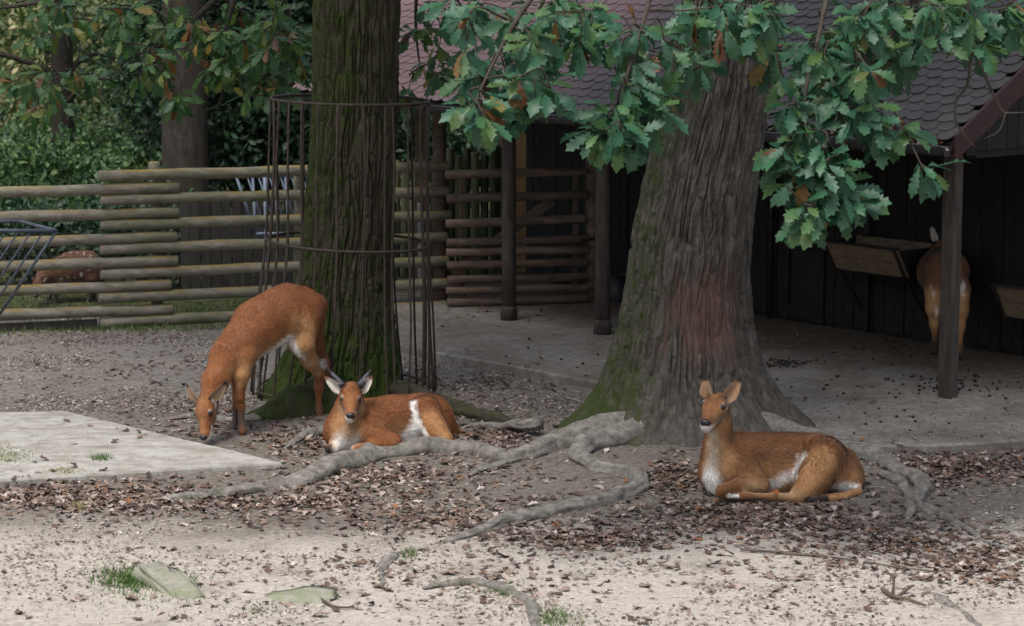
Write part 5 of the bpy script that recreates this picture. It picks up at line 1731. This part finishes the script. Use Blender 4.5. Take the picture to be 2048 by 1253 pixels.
# --- grazing young female
hc_, hst, her, hey, hno = head(J(414, 800, 17.33), J(406, 878, 17.20), (-.48, -.86, .25), .76, ears=(J(453, 763, 17.26), J(373, 768, 17.36)), inner=(.30, .20, .13))
fd = unit(np.array([-.69, -.72, 0]))
fh1, fh2, hh1, hh2 = J(485, 879, 17.58), J(465, 866, 17.82), J(636, 842, 18.27), J(664, 829, 18.55)
ch = [
    (.09, [(J(419, 804, 17.34), .056), (J(429, 765, 17.43), .076), (J(453, 716, 17.58), .104), (J(478, 697, 17.66), .132), (J(516, 655, 17.85), .176), (J(560, 631, 18.02), .180), (J(600, 620, 18.14), .165)]),
    (.06, [(J(478, 678, 17.70), .095), (J(520, 632, 17.9), .10), (J(575, 600, 18.08), .10), (J(630, 612, 18.28), .09)]),
    (.03, [(J(488, 715, 17.58), .088), (J(484, 748, 17.55), .056), (J(479, 795, 17.56), .031), (J(482, 812, 17.58), .027), (J(484, 850, 17.58), .020), (J(485, 862, 17.57), .025), (fh1 + [0, 0, .03], .020)]),
    (.03, [(J(470, 722, 17.78), .075), (J(473, 752, 17.8), .05), (J(474, 793, 17.8), .030), (J(472, 812, 17.82), .025), (J(470, 845, 17.83), .020), (J(467, 853, 17.83), .025), (fh2 + [0, 0, .03], .020)]),
    (.05, [(J(608, 638, 18.06), .140), (J(604, 688, 17.99), .084), (J(620, 722, 18.08), .054), (J(638, 750, 18.21), .033), (J(638, 775, 18.23), .026), (J(637, 818, 18.25), .020), (J(636, 827, 18.25), .025), (hh1 + [0, 0, .03], .021)]),
    (.05, [(J(620, 640, 18.3), .11), (J(628, 690, 18.32), .072), (J(645, 725, 18.42), .046), (J(660, 752, 18.5), .031), (J(662, 775, 18.52), .025), (J(664, 808, 18.54), .020), (hh2 + [0, 0, .03], .022)]),
    (.015, [(J(645, 604, 18.36), .026), (J(645, 640, 18.42), .024), (J(636, 676, 18.42), .022), (J(634, 692, 18.42), .010)]),
]
st = [((.105, .033, .013), J(404, 780, 17.48), J(436, 700, 17.72), .06, .065, .05), ((.115, .036, .014), J(450, 668, 17.82), J(600, 562, 18.2), .085, .10, .07), (SIDE, J(480, 735, 17.6), J(595, 672, 18.0), .125, .13, .08), ((.44, .27, .14), J(490, 742, 17.58), J(590, 690, 17.9), .075, .075, .06), ((.44, .27, .14), J(604, 690, 17.9), J(630, 745, 18.12), .06, .035, .04), (SIDE, J(600, 660, 17.9), J(625, 725, 18.1), .12, .08, .05), (SIDE, J(450, 760, 17.5), J(480, 745, 17.5), .08, .07, .05),
      (WHT, J(505, 738, 17.68), J(572, 692, 17.86), .065, .085, .03), (WHT, J(577, 685, 17.84), J(612, 735, 17.98), .045, .03, .02), (WHT, J(575, 700, 18.0), J(640, 735, 18.35), .05, .05, .03),
      (SIDE, J(632, 735, 18.12), J(638, 800, 18.15), .03, .03, .015), (WHT, J(650, 620, 18.42), J(640, 690, 18.44), .016, .02, .012),
      (DRK, J(476, 738, 17.74), J(472, 790, 17.74), .034, .022, .012), (GRY, J(470, 815, 17.82), J(465, 866, 17.82), .035, .04, .02), (GRY, J(484, 825, 17.58), J(485, 880, 17.58), .035, .04, .02),
      (GRY, J(637, 815, 18.25), J(636, 845, 18.27), .035, .04, .02), (GRY, J(664, 790, 18.54), J(664, 830, 18.55), .035, .04, .02), (DUN, J(436, 790, 17.33), J(440, 760, 17.42), .02, .03, .02),
      (WHT, J(421, 830, 17.18), J(425, 820, 17.2), .008, .008, .008), (DUN, J(412, 862, 17.13), J(409, 872, 17.1), .02, .018, .015), (RUF, J(405, 850, 17.08), J(404, 820, 17.12), .03, .035, .02)]
ch += hc_
st = st[:-4] + hst
antelope('rufous antelope standing with head lowered to graze beside the pale slab', J(560, 855, 17.95) * [1, 1, 0], ch, st, RUF,
         ears=her, eyes=hey, nose=hno,
         hooves=[(fh1, fd), (fh2, fd), (hh1, fd), (hh2, fd)], seed=3, nf=34000)
# --- lying horned male
hc_, hst, her, hey, hno = head(J(702, 789, 16.98), J(701, 833, 16.73), (0, 0, 1), .82, ears=(J(745, 752, 17.0), J(649, 753, 16.98)), inner=(.55, .49, .43), tipc=(.17, .08, .04))
ch = [
    (.08, [(J(702, 785, 16.97), .072), (J(700, 822, 16.98), .095), (J(690, 862, 17.0), .125), (J(700, 878, 17.02), .105)]),
    (.09, [(J(695, 862, 17.05), .125), (J(738, 850, 17.16), .160), (J(785, 848, 17.32), .180), (J(826, 845, 17.44), .172), (J(856, 842, 17.5), .165), (J(886, 865, 17.55), .112)]),
    (.05, [(J(836, 806, 17.38), .062), (J(846, 806, 17.40), .062)]),
    (.045, [(J(850, 822, 17.30), .110), (J(872, 862, 17.18), .085), (J(893, 880, 17.12), .052)]),
    (.03, [(J(893, 882, 17.12), .036), (J(850, 893, 17.05), .026), (J(815, 897, 17.02), .022)]),
    (.04, [(J(735, 868, 16.96), .09), (J(785, 884, 16.93), .062)]),
    (.03, [(J(790, 888, 16.93), .052), (J(750, 893, 16.86), .046), (J(712, 899, 16.80), .036)]),
    (.03, [(J(676, 885, 16.92), .06), (J(668, 896, 16.88), .036), (J(657, 899, 16.86), .028)]),
    (.015, [(J(920, 866, 17.6), .022), (J(922, 884, 17.55), .02)]),
]
st = [((.12, .042, .016), J(735, 800, 17.25), J(860, 788, 17.55), .05, .06, .06), (SIDE, J(740, 885, 17.05), J(880, 880, 17.3), .13, .12, .08), ((.44, .27, .14), J(690, 850, 16.84), J(690, 880, 16.84), .07, .08, .06), (SIDE, J(690, 850, 16.85), J(690, 870, 16.85), .11, .11, .05), (SIDE, J(860, 840, 17.2), J(885, 870, 17.1), .07, .06, .04),
      (WHT, J(828, 812, 17.26), J(838, 850, 17.2), .038, .055, .02), (WHT, J(834, 858, 17.22), J(806, 892, 17.12), .085, .07, .03), (WHT, J(845, 860, 17.14), J(858, 888, 17.08), .028, .02, .014),
      (WHT, J(692, 882, 16.86), J(690, 905, 16.86), .07, .085, .05), (DUN, J(700, 848, 16.85), J(697, 870, 16.82), .05, .06, .04), (WHT, J(902, 872, 17.35), J(912, 884, 17.40), .045, .035, .02),
      (DRK, J(722, 885, 16.84), J(706, 905, 16.80), .012, .012, .008), (DRK, J(662, 897, 16.86), J(652, 901, 16.84), .028, .03, .01), (DRK, J(910, 886, 17.5), J(924, 888, 17.5), .03, .03, .012)]
ch += hc_
st += hst
antelope('horned rufous male antelope lying behind the long root beside the mossy oak', J(780, 897, 17.2) * [1, 1, 0], ch, st, RUF,
         ears=her, eyes=hey, nose=hno,
         horns=[([J(685, 772, 16.93), J(676, 760, 16.98), J(664, 748, 17.02), J(652, 735, 17.0)], .021), ([J(720, 772, 16.93), J(728, 760, 16.99), J(735, 750, 17.03), J(742, 741, 17.02)], .024)], seed=7, nf=34000, fl=.025)
# --- lying female in front of the big oak
hc_, hst, her, hey, hno = head(J(1434, 806, 15.63), J(1410, 847, 15.35), (0.06, 0, 1), .84, ears=(J(1482, 756, 15.62), J(1412, 754, 15.64)), inner=(.33, .20, .12))
ch = [
    (.07, [(J(1438, 806, 15.64), .062), (J(1437, 850, 15.65), .074), (J(1435, 900, 15.65), .086), (J(1436, 948, 15.63), .100), (J(1440, 968, 15.62), .082)]),
    (.09, [(J(1440, 940, 15.66), .11), (J(1480, 918, 15.74), .150), (J(1530, 925, 15.84), .172), (J(1585, 925, 15.9), .172), (J(1630, 928, 15.92), .170), (J(1678, 944, 15.92), .135), (J(1700, 962, 15.9), .085)]),
    (.06, [(J(1530, 948, 15.80), .150), (J(1600, 955, 15.82), .140)]),
    (.08, [(J(1634, 894, 15.82), .062), (J(1652, 894, 15.84), .062)]),
    (.09, [(J(1650, 918, 15.73), .125), (J(1628, 958, 15.58), .095), (J(1600, 990, 15.47), .045), (J(1590, 997, 15.44), .032)]),
    (.09, [(J(1652, 932, 15.78), .135), (J(1690, 958, 15.78), .10)]),
    (.025, [(J(1592, 997, 15.44), .030), (J(1545, 994, 15.40), .024), (J(1498, 992, 15.37), .020), (J(1484, 994, 15.36), .022)]),
    (.05, [(J(1478, 930, 15.60), .105), (J(1512, 964, 15.53), .070)]),
    (.03, [(J(1520, 970, 15.51), .060), (J(1480, 972, 15.44), .050), (J(1444, 982, 15.38), .042)]),
    (.02, [(J(1444, 989, 15.38), .030), (J(1480, 994, 15.40), .022)]),
    (.012, [(J(1714, 966, 15.80), .030), (J(1716, 984, 15.66), .028), (J(1690, 992, 15.56), .028), (J(1650, 998, 15.48), .028), (J(1618, 1002, 15.42), .014)]),
]
st = [((.075, .029, .012), J(1475, 866, 15.85), J(1620, 866, 16.0), .09, .07, .07), ((.085, .035, .015), J(1490, 925, 15.6), J(1520, 915, 15.66), .05, .05, .05), (SIDE, J(1470, 975, 15.6), J(1690, 985, 15.7), .145, .145, .09), ((.44, .27, .14), J(1600, 990, 15.45), J(1500, 980, 15.42), .05, .05, .05), (SIDE, J(1640, 920, 15.58), J(1615, 970, 15.5), .11, .09, .04), (SIDE, J(1435, 840, 15.5), J(1432, 960, 15.5), .105, .11, .05),
      (DUN, J(1428, 880, 15.5), J(1424, 960, 15.48), .06, .075, .05), ((.54, .45, .36), J(1424, 872, 15.54), J(1418, 945, 15.5), .036, .05, .04), (WHT, J(1412, 935, 15.5), J(1422, 988, 15.5), .045, .085, .04),
      (WHT, J(1604, 896, 15.68), J(1590, 940, 15.62), .036, .045, .018), (WHT, J(1590, 945, 15.62), J(1545, 975, 15.62), .045, .05, .025), (WHT, J(1584, 955, 15.56), J(1572, 985, 15.5), .036, .024, .014),
      (WHT, J(1530, 985, 15.6), J(1480, 985, 15.5), .03, .015, .015), (WHT, J(1640, 990, 15.62), J(1705, 982, 15.70), .075, .055, .02), (WHT, J(1618, 988, 15.55), J(1630, 1000, 15.5), .04, .03, .015),
      (SIDE, J(1702, 992, 15.55), J(1660, 999, 15.46), .026, .026, .008), (DRK, J(1652, 999, 15.46), J(1616, 1003, 15.40), .028, .024, .01), (DRK, J(1714, 982, 15.66), J(1695, 986, 15.62), .012, .01, .008),
      (DRK, J(1472, 950, 15.47), J(1440, 978, 15.41), .010, .012, .007), (WHT, J(1458, 994, 15.36), J(1478, 993, 15.36), .014, .014, .008)]
ch += hc_
st += hst
antelope('rufous hornless antelope lying in dry leaves at the foot of the big oak', J(1560, 1000, 15.65) * [1, 1, 0], ch, st, (.16, .066, .025),
         ears=her, eyes=hey, nose=hno, seed=11, nf=38000, fl=.026)
# --- antelope feeding in the shed, seen from behind
JS = lambda x, y, Y_: P(x, y, Y_ - .25)
a1, a2 = G(1868, 710, AZ), G(1918, 722, AZ)
a1[2] = a2[2] = AZ
f1, f2 = JS(1872, 690, 21.45), JS(1905, 690, 21.4)
f1[2] = f2[2] = AZ
ch = [
    (.08, [(JS(1876, 530, 21.42), .10), (JS(1880, 545, 21.38), .15), (JS(1882, 545, 21.15), .185), (JS(1893, 545, 20.98), .175), (JS(1894, 562, 20.92), .14)]),
    (.05, [(JS(1870, 578, 20.90), .098), (JS(1866, 618, 20.88), .055), (JS(1868, 648, 20.9), .031), (JS(1869, 690, 20.96), .021), (a1 + [0, 0, .03], .026)]),
    (.05, [(JS(1920, 580, 20.86), .095), (JS(1923, 622, 20.82), .054), (JS(1922, 652, 20.82), .031), (JS(1919, 698, 20.82), .021), (a2 + [0, 0, .03], .026)]),
    (.04, [(JS(1868, 590, 21.42), .075), (f1 + [0, 0, .35], .034), (f1 + [0, 0, .03], .024)]),
    (.04, [(JS(1892, 590, 21.38), .075), (f2 + [0, 0, .35], .034), (f2 + [0, 0, .03], .024)]),
    (.05, [(JS(1872, 515, 21.42), .09), (JS(1884, 500, 21.44), .07), (JS(1892, 505, 21.5), .05), (JS(1896, 515, 21.53), .035)]),
    (.015, [(JS(1896, 505, 20.85), .025), (JS(1897, 560, 20.74), .028), (JS(1897, 600, 20.74), .018)]),
]
st = [(SIDE, JS(1866, 600, 20.8), JS(1868, 680, 20.85), .10, .05, .04), (SIDE, JS(1920, 600, 20.76), JS(1920, 680, 20.76), .09, .05, .04), (WHT, JS(1860, 572, 20.78), JS(1872, 600, 20.76), .03, .035, .02), (WHT, JS(1930, 560, 20.76), JS(1926, 595, 20.73), .03, .03, .02),
      (WHT, JS(1876, 610, 20.78), JS(1876, 640, 20.82), .02, .016, .012), (DRK, a1 + [0, 0, .14], a1, .032, .04, .012), (DRK, a2 + [0, 0, .14], a2, .032, .04, .012), (DRK, JS(1900, 600, 20.8), JS(1902, 650, 20.82), .03, .02, .012)]
antelope('rufous antelope seen from behind, half hidden by the square shed post', S(*(np.array([np.dot(JS(1893, 715, 21.0) - S(0, 0, 0), UD), np.dot(JS(1893, 715, 21.0) - S(0, 0, 0), VD), AZ]))), ch, st, (.15, .068, .03),
         ears=[(JS(1872, 482, 21.33), JS(1862, 449, 21.30), (-.3, -.9, .1), .06, (.5, .45, .4), (.25, .1, .04), DRK), (JS(1905, 482, 21.40), JS(1912, 460, 21.42), (-.3, -.9, .1), .06, (.5, .45, .4), (.25, .1, .04), DRK)],
         eyes=[(JS(1880, 492, 21.40), .016, None)], nose=(JS(1897, 517, 21.55), (.025, .02, .02), None), hooves=[(a1, (-.3, 1, 0)), (a2, (-.3, 1, 0)), (f1, (-.3, 1, 0)), (f2, (-.3, 1, 0))], h=.009, nf=12000, seed=15, furw=.0035)
# --- striped antelope behind the rails
g1, g2, g3, g4 = [J(x, 606, Y_) for x, Y_ in ((112, 24.25), (100, 24.45), (178, 24.3), (188, 24.5))]
for g_ in (g1, g2, g3, g4):
    g_[2] = float(gz(g_[0], g_[1]))
ch = [
    (.08, [(J(88, 552, 24.2), .07), (J(112, 545, 24.3), .115), (J(145, 538, 24.35), .155), (J(172, 535, 24.38), .15), (J(190, 545, 24.4), .12)]),
    (.05, [(J(92, 550, 24.2), .075), (J(78, 568, 24.1), .05), (J(72, 590, 24.0), .03)]),
    (.03, [(J(114, 562, 24.25), .06), (g1 + [0, 0, .15], .026), (g1 + [0, 0, .02], .022)]), (.03, [(J(102, 562, 24.42), .06), (g2 + [0, 0, .15], .026), (g2 + [0, 0, .02], .022)]),
    (.03, [(J(180, 558, 24.3), .08), (g3 + [0, 0, .16], .028), (g3 + [0, 0, .02], .022)]), (.03, [(J(188, 558, 24.48), .08), (g4 + [0, 0, .16], .028), (g4 + [0, 0, .02], .022)]),
]
st = [(WHT, J(x, 505, 24.3), J(x - 6, 560, 24.18), .006, .006, .012) for x in (128, 141, 154, 167, 180)] + [(WHT, J(110, 568, 24.2), J(150, 570, 24.2), .012, .012, .015), (GRY, g1 + [0, 0, .1], g1, .04, .04, .02)]
antelope('small reddish antelope with thin white stripes grazing behind the log rails', J(140, 606, 24.35) * [1, 1, 0], ch, st, (.12, .052, .026),
         ears=[(J(84, 562, 24.1), J(96, 552, 24.02), (0, -1, .2), .05, (.3, .2, .14), (.25, .1, .04), DRK), (J(74, 562, 24.15), J(62, 552, 24.1), (0, -1, .2), .05, (.3, .2, .14), (.25, .1, .04), DRK)],
         eyes=[(J(80, 572, 24.05), .014, None)], nose=(J(71, 593, 23.97), (.018, .016, .016), None), hooves=[(g, (-1, 0, 0)) for g in (g1, g2, g3, g4)], h=.011, nf=6000, seed=19, furw=.004)
